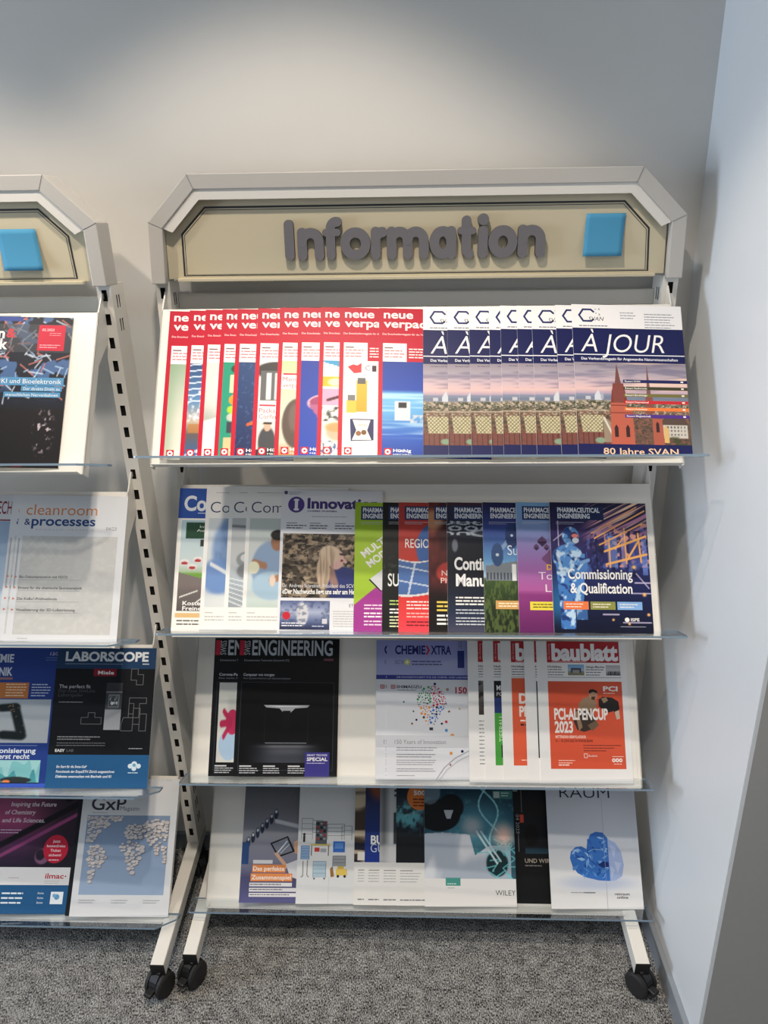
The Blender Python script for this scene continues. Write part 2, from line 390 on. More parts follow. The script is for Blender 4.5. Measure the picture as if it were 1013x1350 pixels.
# blue sticky notes
def sticky(x0, z0, w, h, y, tilt, label):
    nx, nz = 8, 8; v = []; f = []
    for j in range(nz + 1):
        for i in range(nx + 1):
            s, t = i / nx, j / nz
            v.append((s * w - (1 - t) * 0.004 * tilt, -0.0012 - 0.009 * (1 - t) ** 2 - 0.0006 * math.sin(3 * s), t * h))
    f = [(j * (nx + 1) + i, j * (nx + 1) + i + 1, (j + 1) * (nx + 1) + i + 1, (j + 1) * (nx + 1) + i) for j in range(nz) for i in range(nx)]
    o = obj('sticky_note', mesh('sticky_note', v, f, ['note']), label=label, category='sticky note', group='blue sticky notes')
    o.location = (x0, y, z0); m = o.modifiers.new('thick', 'SOLIDIFY'); m.thickness = 0.0003
    for p in o.data.polygons: p.use_smooth = True
YP = YU - 0.020 + 0.018
sticky(0.3285, 1.535, 0.073, 0.076, YP - 0.001, 1.0, 'blue sticky note beside the word Information')
sticky(-0.782, 1.524, 0.076, 0.074, YP - 0.046, -2.0, 'blue sticky note on the sign at the left picture edge')
#@@COVERS
# ------------------------------------------------------------------ print engine: covers are drawn in A4 units (210 x 297, origin top left)
_font_cache = {}
def glyphs(body, bold, res=2):
    key = (body, round(bold, 4), res)
    if key not in _font_cache:
        c = bpy.data.curves.new('t', 'FONT'); c.body = body; c.resolution_u = res; c.offset = bold; c.fill_mode = 'FRONT'
        o = bpy.data.objects.new('t', c); me = o.to_mesh()
        v = np.array([p.co[:2] for p in me.vertices]).reshape(-1, 2); f = [tuple(p.vertices) for p in me.polygons]
        o.to_mesh_clear(); bpy.data.objects.remove(o); bpy.data.curves.remove(c)
        _font_cache[key] = (v, f)
    return _font_cache[key]
_hv, _ = glyphs('H', 0.0); CAP = float(_hv[:, 1].max() - _hv[:, 1].min())
_rng = np.random.RandomState(3)
def vnoise(U, V, sx, sy, seed=0):
    r = np.random.RandomState(seed).rand(64, 64); x = U * sx; y = V * sy
    xi = np.floor(x).astype(int); yi = np.floor(y).astype(int); fx = x - xi; fy = y - yi
    fx = fx * fx * (3 - 2 * fx); fy = fy * fy * (3 - 2 * fy); g = lambda a, b: r[a % 64, b % 64]
    return (g(xi, yi) * (1 - fx) + g(xi + 1, yi) * fx) * (1 - fy) + (g(xi, yi + 1) * (1 - fx) + g(xi + 1, yi + 1) * fx) * fy
def fbm(U, V, sx, sy, seed=0, o=3): return sum(vnoise(U, V, sx * 2 ** k, sy * 2 ** k, seed + k) * 0.5 ** k for k in range(o)) / sum(0.5 ** k for k in range(o))
def sm(a, b, x): t = np.clip((x - a) / (b - a), 0, 1); return t * t * (3 - 2 * t)
def full(U, c): return np.ones(U.shape + (3,)) * np.asarray(c, float)
def lay(C, m, c):
    m = np.clip(m, 0, 1)[..., None]; return C * (1 - m) + np.asarray(c, float) * m
def grad(V, stops):
    p = [s[0] for s in stops]; return np.stack([np.interp(V, p, [s[1][k] for s in stops]) for k in range(3)], -1)
def ell(U, V, cx, cy, rx, ry, soft=0.25): return 1 - sm(1 - soft, 1 + soft, np.sqrt(((U - cx) / rx) ** 2 + ((V - cy) / ry) ** 2))
def box_(U, V, x0, x1, y0, y1): return ((U >= x0) & (U <= x1) & (V >= y0) & (V <= y1)).astype(float)
def seg(U, V, x0, y0, x1, y1, w):
    dx, dy = x1 - x0, y1 - y0; t = np.clip(((U - x0) * dx + (V - y0) * dy) / (dx * dx + dy * dy), 0, 1)
    return 1 - sm(w * 0.5, w, np.hypot(U - x0 - t * dx, V - y0 - t * dy))

class Print:
    def __init__(s, bg=(240, 239, 236)):
        s.V = []; s.C = []; s.F = []; s.n = 0; s.k = 0
        s.rect(0, 0, 210, 297, bg)
    def _add(s, xy, faces, col, bump=True):
        if bump: s.k += 1
        xy = np.asarray(xy, float).reshape(-1, 2); z = np.full((len(xy), 1), s.k * 7e-6)
        s.V.append(np.hstack([xy[:, :1], 297 - xy[:, 1:], z]))
        col = np.asarray(col, float); s.C.append(np.broadcast_to(col, (len(xy), 3)) if col.ndim == 1 else col.reshape(-1, 3))
        s.F += [tuple(i + s.n for i in f) for f in faces]; s.n += len(xy)
    def rect(s, x, y, w, h, c, c2=None, bump=True):
        cc = c if c2 is None else np.array([c2, c2, c, c], float)
        s._add([(x, y + h), (x + w, y + h), (x + w, y), (x, y)], [(0, 1, 2, 3)], cc, bump)
    def poly(s, pts, c):
        a = sum(p[0] * q[1] - q[0] * p[1] for p, q in zip(pts, pts[1:] + pts[:1]))
        if a > 0: pts = pts[::-1]
        s._add(pts, [tuple(range(len(pts)))], c)
    def disc(s, x, y, r, c, n=18, ry=None):
        ry = ry or r; s.poly([(x + r * math.cos(2 * math.pi * k / n), y + ry * math.sin(2 * math.pi * k / n)) for k in range(n)], c)
    def line(s, pts, w, c, closed=False):
        q = pts + [pts[0]] if closed else pts; s.k += 1
        for (x0, y0), (x1, y1) in zip(q[:-1], q[1:]):
            l = math.hypot(x1 - x0, y1 - y0) or 1; nx, ny = -(y1 - y0) / l * w / 2, (x1 - x0) / l * w / 2; ex, ey = (x1 - x0) / l * w * .3, (y1 - y0) / l * w * .3
            s.k += 0.2
            s._add([(x0 + nx - ex, y0 + ny - ey), (x0 - nx - ex, y0 - ny - ey), (x1 - nx + ex, y1 - ny + ey), (x1 + nx + ex, y1 + ny + ey)], [(3, 2, 1, 0)], c, False)
    def text(s, body, x, y, h, c, w=None, bold=0.0, sx=1.0, shear=0.0, al='l', rot=0):
        """x, y: baseline start; h: cap height; w: fit to this width"""
        v, f = glyphs(body, min(bold, .022) if h < 9 else bold, 5 if h > 13 else 2)
        if len(v) == 0: return
        k = h / CAP; v = v * k; x0, x1 = v[:, 0].min(), v[:, 0].max()
        f_ = w / (x1 - x0) if w else sx
        X = (v[:, 0] - x0) * f_ + shear * v[:, 1]; Y = v[:, 1]; tw = (x1 - x0) * f_
        if al == 'r': X = X - tw
        if al == 'c': X = X - tw / 2
        if rot:
            a = math.radians(rot); X, Y = X * math.cos(a) - Y * math.sin(a), X * math.sin(a) + Y * math.cos(a)
        s._add(np.stack([x + X, y - Y], 1), f, c)
    def bars(s, x, y, w, n, lh, c, h=None, fill=0.9):
        """unreadably small lines of print"""
        h = h or lh * 0.42; s.k += 1
        for i in range(n):
            xx = x; end = x + w * (fill if i == n - 1 else 1) * _rng.uniform(0.82, 1)
            while xx < end - 1:
                l = min(_rng.uniform(2.2, 9) * max(h, 1) / 1.6, end - xx)
                s.rect(xx, y + i * lh, l, h, c, bump=False); xx += l + h * 0.55
    def pic(s, x, y, w, h, fn, res=2.0):
        nx = max(2, int(w / res)); ny = max(2, int(h / res))
        u = np.linspace(0, 1, nx + 1); v = np.linspace(0, 1, ny + 1); U, V = np.meshgrid(u, v)
        C = np.clip(fn(U, V), 0, 255); n = nx + 1
        faces = [((j + 1) * n + i, (j + 1) * n + i + 1, j * n + i + 1, j * n + i) for j in range(ny) for i in range(nx)]
        s._add(np.stack([x + U.ravel() * w, y + V.ravel() * h], 1), faces, C.reshape(-1, 3))
    def mesh(s, W, H, t):
        v = np.vstack(s.V); c = lin(np.vstack(s.C)); v[:, 0] *= W / 210; v[:, 1] *= H / 297; v[:, 2] += t
        me = bpy.data.meshes.new('front_cover'); me.from_pydata(v.tolist(), [], s.F); me.materials.append(MT['print'])
        a = me.color_attributes.new('ink', 'FLOAT_COLOR', 'POINT')
        a.data.foreach_set('color', np.hstack([c, np.ones((len(c), 1))]).astype(np.float32).ravel()); me.update(); return me

PHI = R(4.0)
def pages_mesh(W, H, t):
    return mesh('pages', [(x, y, z) for z in (0, t) for y in (0, H) for x in (0, W)], [(0, 2, 3, 1), (4, 5, 7, 6), (0, 1, 5, 4), (2, 6, 7, 3), (0, 4, 6, 2), (1, 3, 7, 5)], ['paper'])
_ct = math.tan(TAU)
def place(row, x, W, H, cover, label, group, name='magazine', cat='magazine', t=0.0013, base=0.0, phi=PHI, dy=0.0, tilt=0.0, meshes=None, dz=0.0):
    o, u, n = row_frame(row, dy); a = ALPHA[row]
    nl = W * math.sin(phi) - 0.0085 + base                    # height of the left edge above the reference plane
    s0 = nl * (_ct * math.cos(a) - math.sin(a)) / (math.cos(a) + _ct * math.sin(a)) + dz
    ex = Vector((1, 0, 0)) * math.cos(phi) - n * math.sin(phi); ez = n * math.cos(phi) + Vector((1, 0, 0)) * math.sin(phi); ey = ez.cross(ex)
    m = Matrix((ex, ey, ez)).transposed().to_4x4() @ Matrix.Rotation(tilt, 4, 'Z'); m.translation = o + Vector((x, 0, 0)) + n * nl + u * s0
    r = obj(name, None, label=label, category=cat, group=group); r.empty_display_size = 0.03; r.matrix_world = m
    pm, cm = meshes or (pages_mesh(W, H, t), cover.mesh(W, H, t + 2e-5))
    obj('pages', pm, r); obj('front_cover', cm, r)
    return pm, cm

WHITE = (240, 239, 237); RED = (186, 10, 46); NAVY = (22, 28, 80); INK = (40, 42, 48)

# ---- top shelf: red packaging magazines
def p_wash(U, V): return lay(grad(V, [(0, (148, 172, 146)), (.25, (178, 188, 172)), (.6, (206, 206, 194)), (1, (216, 212, 202))]), sm(.12, 0, U) * .5, (128, 160, 126))
def p_hall(U, V):
    C = grad(V, [(0, (46, 74, 120)), (.4, (90, 132, 176)), (.62, (186, 170, 150)), (.75, (96, 84, 84)), (1, (40, 96, 160))])
    for k in range(7): C = lay(C, seg(U, V, 0.0, .02 + k * .065, .3, -.02 + k * .065, .008), (222, 234, 246))
    C = lay(C, sm(.55, .75, fbm(U, V, 40, 26, 5)) * box_(U, V, 0, 1, .28, .62) , (224, 230, 236)); C = lay(C, box_(U, V, .02, .2, .64, .74) * .8, (176, 118, 66)); return lay(C, seg(U, V, 0, .97, .35, .8, .015), (150, 190, 226))
def p_curve(U, V):
    C = grad(V, [(0, (208, 210, 206)), (.45, (196, 198, 194)), (.58, (170, 172, 166)), (1, (214, 212, 210))])
    C = lay(C, ell(U, V, .32, .28, .3, .3, .5) * .6, (226, 228, 224)); C = lay(C, sm(-.01, .01, V - (.62 - .35 * U)), (232, 230, 228)); return lay(C, seg(U, V, .13, .72, .19, .76, .012), (208, 60, 90))
def p_jars(U, V):
    C = full(U, (34, 146, 118)); C = lay(C, ell(U, V, .17, .07, .06, .04, .1), (52, 62, 50)); C = lay(C, box_(U, V, .10, .26, .14, .32), (238, 222, 176)); C = lay(C, ell(U, V, .19, .40, .09, .055, .08), (236, 150, 48))
    C = lay(C, ell(U, V, .14, .505, .06, .04, .1), (170, 200, 60)); C = lay(C, ell(U, V, .14, .585, .06, .04, .1), (190, 190, 180)); C = lay(C, box_(U, V, .09, .3, .63, .75), (52, 60, 74)); return lay(C, box_(U, V, .06, .3, .79, 1), (222, 186, 140))
def p_navy(U, V):
    C = lay(grad(V, [(0, (42, 70, 116)), (.5, (34, 58, 104)), (1, (26, 40, 84))]), sm(.6, .85, fbm(U, V, 30, 40, 9)) * .35, (120, 150, 190))
    for a, b in ((.3, .56), (.16, .66), (.33, .7), (.28, .6)): C = lay(C, seg(U, V, .24, .64, a, b, .02), (230, 96, 40))
    return C
def p_arch(U, V):
    C = lay(full(U, (236, 236, 234)), ell(U, V, .22, .10, .26, .10, .1), (62, 60, 62)); C = lay(C, box_(U, V, .02, .36, .1, .42), (96, 98, 100)); C = lay(C, box_(U, V, .09, .14, .12, .40), (222, 224, 226)); C = lay(C, box_(U, V, .18, .22, .12, .40), (200, 204, 206))
    C = lay(C, box_(U, V, 0, 1, .44, .63), (240, 239, 236)); C = lay(C, box_(U, V, 0, 1, .63, 1), (206, 206, 204)); C = lay(C, ell(U, V, .12, .85, .10, .16, .1), (66, 68, 74)); C = lay(C, ell(U, V, .12, .69, .04, .045, .1), (204, 168, 144)); C = lay(C, seg(U, V, .08, .655, .16, .655, .015), (60, 48, 40))
    C = lay(C, ell(U, V, .31, .88, .10, .16, .1), (44, 48, 98)); return lay(C, box_(U, V, 0, 1, .92, 1), (40, 44, 52))
def p_bag(U, V):
    C = lay(grad(V, [(0, (186, 206, 158)), (.5, (204, 214, 188)), (.86, (206, 204, 186)), (1, (176, 120, 70))]), ell(U, V, .16, .66, .14, .26, .06), (88, 74, 68)); C = lay(C, ell(U, V, .13, .60, .05, .14, .3) * .5, (126, 110, 104)); return lay(C, box_(U, V, .0, 1, .13, .30), (240, 240, 236))
def p_bowl(U, V):
    C = grad(V, [(0, (34, 60, 152)), (1, (38, 70, 172))]); C = lay(C, ell(U, V, .36, .45, .27, .10, .05), (222, 172, 196)); C = lay(C, ell(U, V, .36, .44, .24, .075, .05), (150, 62, 104)); return lay(C, ((V > .46) & (V < .46 + .32 * np.clip(U - .1, 0, .3) / .3)).astype(float), (168, 92, 134))
def p_collage(U, V):
    C = full(U, (232, 228, 220)); C = lay(C, (V < .02 + .3 * U).astype(float) * box_(U, V, 0, 1, 0, .15), (60, 150, 196)); C = lay(C, box_(U, V, 0, .45, .17, .28), (228, 178, 50)); C = lay(C, ell(U, V, .12, .23, .07, .04), (250, 236, 190))
    C = lay(C, box_(U, V, 0, .45, .3, .48), (226, 160, 190)); C = lay(C, seg(U, V, .05, .42, .3, .33, .02), (70, 40, 50)); C = lay(C, sm(.45, .7, fbm(U, V, 30, 30, 3)) * box_(U, V, 0, .45, .49, .64), (60, 66, 72)); C = lay(C, ell(U, V, .14, .75, .1, .09), (222, 176, 150)); C = lay(C, ell(U, V, .14, .70, .11, .05) * .8, (196, 150, 90))
    return lay(C, sm(.5, .6, fbm(U, V, 40, 40, 8)) * box_(U, V, 0, .5, .84, 1), (60, 100, 150))
def p_white(U, V): return grad(V, [(0, (226, 228, 228)), (1, (232, 231, 228))])
def p_machine(U, V):
    C = lay(grad(V, [(0, (32, 62, 148)), (.3, (30, 68, 166)), (.34, (120, 184, 228)), (.55, (96, 164, 216)), (.78, (44, 92, 184)), (1, (28, 60, 150))]), sm(.5, .8, vnoise(U, V, 2, 60, 4)) * box_(U, V, 0, 1, .33, .8) * .6, (206, 232, 246))
    C = lay(C, box_(U, V, .12, .26, .42, .62), (206, 214, 220)); C = lay(C, box_(U, V, .15, .23, .43, .49), (30, 36, 46)); C = lay(C, box_(U, V, .26, .7, .56, .64) * sm(.4, .6, fbm(U, V, 30, 30, 2)), (190, 200, 208)); return lay(C, seg(U, V, .62, .62, .72, .44, .03), (186, 196, 204))

def red_cover(fn, extra=None):
    p = Print(RED)
    p.text('neue', 9, 20.5, 15.5, WHITE, w=56, bold=.022); p.text('verpackung', 9, 39.5, 15.5, WHITE, w=138, bold=.022)
    p.text('Das Entscheidermagazin für die Verpackungsindustrie', 7, 55, 3.6, (250, 214, 214), w=120, bold=.01)
    p.pic(8, 109, 202, 188, fn, 2.2); p.rect(8, 72, 45, 37, WHITE)
    p.rect(11, 80, 16, 2.6, (120, 90, 96)); p.bars(11, 86, 38, 3, 6.2, (212, 120, 128), 2.4)
    p.bars(57, 82, 60, 4, 5.6, (250, 222, 222), 2.4)
    if extra: extra(p)
    p.rect(12, 279, 14, 14, RED); p.disc(19, 286, 5.2, WHITE); p.disc(19, 286, 2.2, RED)
    p.text('Hüthig', 29, 286, 5.6, WHITE, w=33, bold=.03); p.text('MEDIEN', 29, 292.5, 3, WHITE, w=33)
    return p
def x_packa(p):
    p.rect(11, 195, 30, 3.4, (196, 60, 76)); p.text('Packaging', 11, 211, 8.5, (176, 60, 76), w=52); p.text('Conference', 11, 223, 8.5, (176, 60, 76), w=56)
def x_mani(p):
    p.rect(11, 134, 30, 3.4, (190, 50, 66)); p.text('Manipulation', 11, 150, 8.5, (176, 60, 76), w=66); p.text('verpacken', 11, 162, 8.5, (176, 60, 76), w=52)
def x_pills(p):
    p.poly([(16, 121), (26, 116), (34, 118), (42, 113), (42, 132), (28, 134)], (206, 52, 60)); p.rect(42, 113, 20, 19, (240, 240, 240)); p.text('C', 49, 128, 10, (110, 80, 110)); p.rect(62, 118, 8, 12, (60, 40, 48))
    p.rect(33, 148, 20, 62, (232, 176, 62), (226, 158, 40)); p.rect(35, 143, 15, 12, (92, 94, 96)); p.rect(15, 188, 18, 24, (238, 184, 70)); p.rect(17, 177, 14, 11, (112, 114, 116))
    p.poly([(22, 224), (66, 224), (66, 265), (24, 267)], (40, 44, 92)); p.poly([(27, 226), (60, 226), (54, 246), (62, 264), (26, 265), (34, 246)], (240, 236, 226)); p.disc(38, 252, 5, (140, 96, 60)); p.disc(48, 250, 5, (120, 80, 50)); p.line([(36, 237), (44, 235), (54, 237)], 1.2, (190, 140, 100))
RC = [(p_wash, None, 'red magazine with a pale green cover picture, first on the left of the top shelf'),
      (p_hall, None, 'red magazine with a blue factory hall picture on the top shelf'),
      (p_curve, None, 'red magazine with a pale grey curved picture on the top shelf'),
      (lambda U, V: p_jars(U * 1.45, V), None, 'red magazine with bottle and fruit discs on a green cover picture'),
      (lambda U, V: p_navy(U * 1.5, V), None, 'red magazine with a dark blue picture and an orange spark'),
      (lambda U, V: p_arch(U * 1.25, V), x_packa, 'red magazine showing a man in a suit and a conference headline'),
      (p_bag, x_mani, 'red magazine with a brown rounded bag on a pale green picture'),
      (lambda U, V: p_bowl(U * 1.35, V), None, 'red magazine with a pink bowl on a plain blue picture'),
      (p_collage, None, 'red magazine with a collage of small pictures and a yellow patch'),
      (p_white, x_pills, 'red magazine with yellow pill bottles on a white cover picture'),
      (p_machine, None, 'red magazine with a machine on a bright blue picture, frontmost of the red ones')]
for i, (x, top) in enumerate(zip((-.4663, -.4283, -.3959, -.3650, -.3347, -.2955, -.2534, -.2163, -.1751, -.1364, -.0631), (289, 290, 291, 292, 292, 293, 294, 294, 294, 293, 291))):
    fn, ex, lb = RC[i]
    place(0, x, .21, .297, red_cover(fn, ex), lb, 'red packaging magazines on the top shelf', tilt=R(random.uniform(-.25, .25)), dz=(top - 293.5) / 1000)

# ---- top shelf: blue and white association magazines
def p_city(U, V):
    C = grad(V, [(0, (142, 134, 146)), (.12, (164, 156, 168)), (.25, (200, 176, 184)), (.33, (214, 182, 180)), (.38, (176, 156, 174)), (.40, (122, 132, 156)), (.46, (126, 130, 142)), (.475, (150, 142, 134)), (.53, (104, 100, 88)), (.6, (112, 100, 84)), (.66, (100, 82, 70)), (1, (98, 76, 66))])
    C = lay(C, sm(.45, .75, fbm(U, V * 3, 3, 6, 11)) * sm(.40, .3, V) * .6, (108, 104, 130)); C = lay(C, sm(.5, .75, fbm(U, V * 3, 3, 5, 21)) * sm(.36, .2, V) * sm(.2, .7, U) * .8, (246, 214, 184))
    C = lay(C, sm(.0, .02, V - (.405 + .02 * vnoise(U, V * 0, 6, 1, 3))) * sm(.47, .455, V) * .7, (104, 116, 142))
    C = lay(C, ((V > .34) & (V < .47) & (U > .15 + .02 * (V > .41)) & (U < .205 + .03 * (V - .34) / .12) & (V > .34 + (.2 - U) * 2.2)).astype(float), (196, 202, 212)); C = lay(C, box_(U, V, .222, .245, .375, .455), (158, 164, 178)); C = lay(C, box_(U, V, .09, .13, .42, .46), (186, 188, 196))
    C = lay(C, sm(.5, .62, fbm(U, V * 1.4, 50, 36, 4)) * sm(.465, .48, V) * sm(.60, .56, V) * .85, (56, 64, 46)); C = lay(C, sm(.55, .66, fbm(U, V * 1.4, 60, 50, 14)) * sm(.47, .49, V) * sm(.68, .64, V) * .8, (204, 186, 164)); C = lay(C, sm(.56, .66, fbm(U, V, 46, 60, 24)) * sm(.56, .6, V) * .6, (150, 92, 74)); C = lay(C, sm(.58, .7, fbm(U, V, 40, 50, 34)) * sm(.6, .64, V) * .7, (56, 50, 46))
    C = lay(C, box_(U, V, 0, .27, .585, .60) * .7, (190, 182, 168))
    roof = ((V > .655) & (V < .855) & (U > .03 + (V - .655) * .10) & (U < .235 - (V - .655) * .06)).astype(float); la = np.abs(((U * 30 + V * 22) % 1) - .5); lb = np.abs(((U * 30 - V * 22) % 1) - .5)
    C = lay(C, box_(U, V, 0, .30, .84, 1) * .8, (120, 70, 64)); C = lay(C, ((V > .86) & (((U * 22) % 1) < .3) & (U < .28)).astype(float) * .6, (70, 40, 40)); C = lay(C, roof, (198, 190, 156)); C = lay(C, roof * np.maximum(sm(.33, .42, la), sm(.33, .42, lb)) * .85, (92, 86, 66)); C = lay(C, ell(U, V, .20, .955, .045, .035), (126, 152, 128))
    C = lay(C, ((U > .235) & (U < .33) & (V > .66 + (U - .235) * 1.2) & (V < .98)).astype(float) * .8, (150, 140, 122)); C = lay(C, seg(U, V, .24, .68, .34, .98, .012), (206, 200, 186))
    C = lay(C, box_(U, V, .76, .97, .74, .92) * .95, (196, 192, 184)); C = lay(C, box_(U, V, .78, .96, .77, .89) * (((U * 34) % 1) < .45) * (((V * 22) % 1) < .5), (92, 92, 96)); C = lay(C, ((V > .66) & (V < .76) & (np.abs(U - .86) < .13 - (.76 - V) * .5)).astype(float), (84, 68, 62)); C = lay(C, sm(.45, .6, fbm(U, V, 30, 20, 31)) * sm(.88, .93, V) * sm(.7, .78, U), (64, 70, 44)); return C
def ajour_cover():
    p = Print((240, 239, 240)); hx = lambda a: (29 + 15 * math.cos(R(a)), 22 + 13.6 * math.sin(R(a)))
    p.line([hx(-30), hx(-60), hx(-120), hx(180), hx(120), hx(60), hx(38)], 3.6, (36, 44, 100)); p.text('SVAN', 31, 33, 8, INK, w=28, shear=.25)
    for x, y in ((44, 11), (51, 11), (51, 22), (45, 19)): p.text('&' if x > 50 else 'o', x, y, 4, (60, 66, 110))
    p.bars(13, 42.5, 68, 1, 3, (110, 112, 124), 2); p.bars(92, 15, 30, 3, 5.5, (150, 152, 164), 1.8); p.bars(138, 17, 58, 6, 5.4, (150, 152, 164), 1.8)
    p.rect(0, 48, 210, 69, NAVY); p.rect(0, 100.5, 210, 1.8, (226, 228, 236)); p.text('À JOUR', 14, 96, 36, WHITE, w=158, shear=.2, bold=-.006); p.text('Das Verbandsmagazin für Angewandte Naturwissenschaften', 14, 112, 5, (232, 234, 242), w=182, bold=.015)
    p.pic(0, 117, 210, 159, p_city, 1.05); p.bars(14, 121, 50, 1, 3, (110, 106, 116), 1.8)
    br, dk = (176, 92, 74), (120, 56, 48)
    p.poly([(79, 118), (74, 160), (86, 160)], (112, 72, 70)); p.poly([(70, 158), (66, 196), (94, 196), (90, 158)], (122, 66, 60)); p.poly([(68, 168), (65, 196), (71, 196)], dk); p.poly([(92, 168), (89, 196), (96, 196)], dk)
    p.poly([(64, 196), (62, 276), (106, 276), (104, 212), (94, 208), (94, 196)], br); p.rect(63, 214, 42, 3, (140, 70, 58)); p.rect(64, 200, 30, 2, dk)
    for x in (69, 90): p.poly([(x, 262), (x, 244), (x + 3.5, 238), (x + 7, 244), (x + 7, 262)], (54, 34, 36))
    p.poly([(136, 119), (132, 186), (141, 186)], (120, 84, 82)); p.poly([(130, 184), (128, 216), (146, 216), (143, 184)], (128, 76, 70)); p.poly([(140, 226), (140, 276), (160, 276), (158, 226)], (164, 88, 72)); p.poly([(146, 252), (146, 236), (149, 231), (152, 236), (152, 252)], (54, 34, 36)); p.poly([(160, 246), (164, 238), (169, 246), (169, 272), (160, 272)], (206, 170, 110))
    for i, (c, tx) in enumerate((((30, 36, 88), 'Ressort SVAN'), ((60, 62, 40), 'Ressort Studierende'), ((112, 106, 60), 'Ressort Berufstätige'), ((190, 44, 52), 'Ressort International'), ((226, 122, 60), 'Ressort Fachwissen'), ((78, 48, 134), 'Ressort Mitgliedschaft'))):
        y = 150.5 + i * 13.6; p.rect(90, y, 120, 6.2, c); p.text(tx, 93, y + 4.7, 3.4, (236, 232, 226), bold=.01); p.rect(198, y + 1.4, 5, 3, (230, 226, 220))
    p.rect(0, 276, 210, 21, NAVY); p.text('80 Jahre SVAN', 46, 295, 11.5, (226, 192, 158), w=138, bold=.012)
    return p
AJ = None; ajc = ajour_cover(); ordn = ('first', 'second', 'third', 'fourth', 'fifth', 'sixth', 'seventh', 'eighth')
for i, (x, s_) in enumerate(zip((.0209, .0673, .1092, .1458, .1673, .1989, .2275, .2719, .3019), (295.5, 295, 295, 294.5, 296, 295.5, 295, 296, 297.4))):
    lb = ('navy and white magazine with cathedral towers fully in view at right of top shelf' if i == 8 else
          'half covered navy and white city magazine on the top shelf, %s from the red magazines' % ordn[i])
    AJ = place(0, x, .21, .297, ajc, lb, 'navy and white city magazines on the top shelf', meshes=AJ, tilt=R(random.uniform(-.2, .2)), dz=(s_ - 296) / 1000)

# ---- second shelf
def p_road(U, V):
    C = grad(V, [(0, (168, 196, 206)), (.5, (204, 216, 218)), (.57, (176, 196, 166)), (.6, (110, 158, 64)), (.69, (120, 160, 76)), (.72, (120, 110, 108)), (1, (92, 86, 86))]); C = lay(C, (V > .58 + .18 * U).astype(float) * (V < .72).astype(float), (118, 110, 108))
    C = lay(C, box_(U, V, .08, 1, .02, .21), (38, 72, 54)); C = lay(C, box_(U, V, .3, .44, .22, .29), (52, 56, 54))
    for cx, cy in ((.28, .44), (.2, .52), (.42, .5), (.08, .47)): C = lay(C, ell(U, V, cx, cy, .07, .035, .1), (232, 228, 226)); C = lay(C, ell(U, V, cx, cy + .01, .05, .018, .2), (176, 60, 66))
    C = lay(C, seg(U, V, .04, .85, .3, .78, .01), (222, 220, 216)); return lay(C, seg(U, V, .3, .9, .5, .78, .012), (216, 214, 210))
def p_gown(U, V):
    C = full(U, (206, 214, 220)); C = lay(C, ell(U, V, .62, .36, .5, .38, .15), (128, 156, 196)); C = lay(C, sm(.5, .8, fbm(U, V, 7, 7, 3)) * ell(U, V, .6, .4, .5, .4) * .5, (88, 118, 170)); C = lay(C, ell(U, V, .3, .66, .42, .20, .2), (112, 144, 196)); C = lay(C, seg(U, V, .1, .52, .5, .62, .03) * .9, (232, 234, 236))
    return lay(C, sm(.84, .9, V), (214, 220, 222))
def p_lamp(U, V):
    C = grad(V, [(0, (190, 194, 196)), (.5, (206, 210, 212)), (.7, (170, 182, 192)), (1, (150, 160, 168))]); C = lay(C, seg(U, V, .0, .09, .5, .1, .02), (130, 134, 138)); C = lay(C, ell(U, V, .32, .47, .2, .09, .1), (150, 156, 160)); C = lay(C, ell(U, V, .34, .45, .14, .05, .1), (214, 218, 220)); C = lay(C, ell(U, V, .3, .6, .16, .08, .2), (128, 132, 138))
    for k in range(6): C = lay(C, seg(U, V, 0, .68 + k * .05, .5, .74 + k * .06, .008), (226, 230, 232))
    return C
def p_lab(U, V):
    C = lay(grad(V, [(0, (196, 204, 200)), (.5, (206, 214, 216)), (.9, (200, 214, 214)), (1, (190, 206, 200))]), ell(U, V, .40, .56, .34, .30, .08), (140, 164, 196)); C = lay(C, ell(U, V, .42, .76, .34, .16, .1), (168, 196, 216)); C = lay(C, ell(U, V, .50, .27, .11, .10, .08), (154, 112, 88)); C = lay(C, ell(U, V, .51, .19, .13, .06, .1), (34, 30, 30))
    C = lay(C, seg(U, V, .1, .5, .3, .54, .05), (166, 122, 96)); C = lay(C, seg(U, V, .42, .7, .75, .62, .05), (170, 126, 98)); C = lay(C, ell(U, V, .1, .56, .10, .07, .1), (226, 226, 200)); return lay(C, ell(U, V, .44, .7, .05, .07, .1), (226, 206, 190))
p = Print((240, 238, 232)); p.rect(0, 0, 210, 64, (44, 82, 162)); p.text('Co', 11, 47, 30, (226, 230, 236), w=46, bold=.03); p.text('mpact', 60, 47, 26, (226, 230, 236), w=96, bold=.02); p.rect(40, 52, 150, 1.6, (200, 212, 232))
p.pic(8, 68, 202, 188, lambda U, V: p_road(U * 1.5, V), 1.8); p.text('Intelligente', 46, 84, 5, (220, 226, 220), w=56); p.text('Autobahnen', 40, 92, 5, (220, 226, 220), w=66); p.text('Kosten dämpfen', 20, 244, 8, WHITE, w=100, bold=.02); p.text('Freiner les coûts', 20, 254.5, 8, WHITE, w=104, bold=.02); p.rect(6, 260, 204, 9, (222, 186, 132)); p.bars(10, 274, 100, 2, 7, (96, 92, 88), 2.6)
G2 = 'white and blue health magazines on the second shelf'
place(1, -.4852, .21, .297, p, 'magazine with a blue title bar over a grey road picture', G2, dz=-.004)
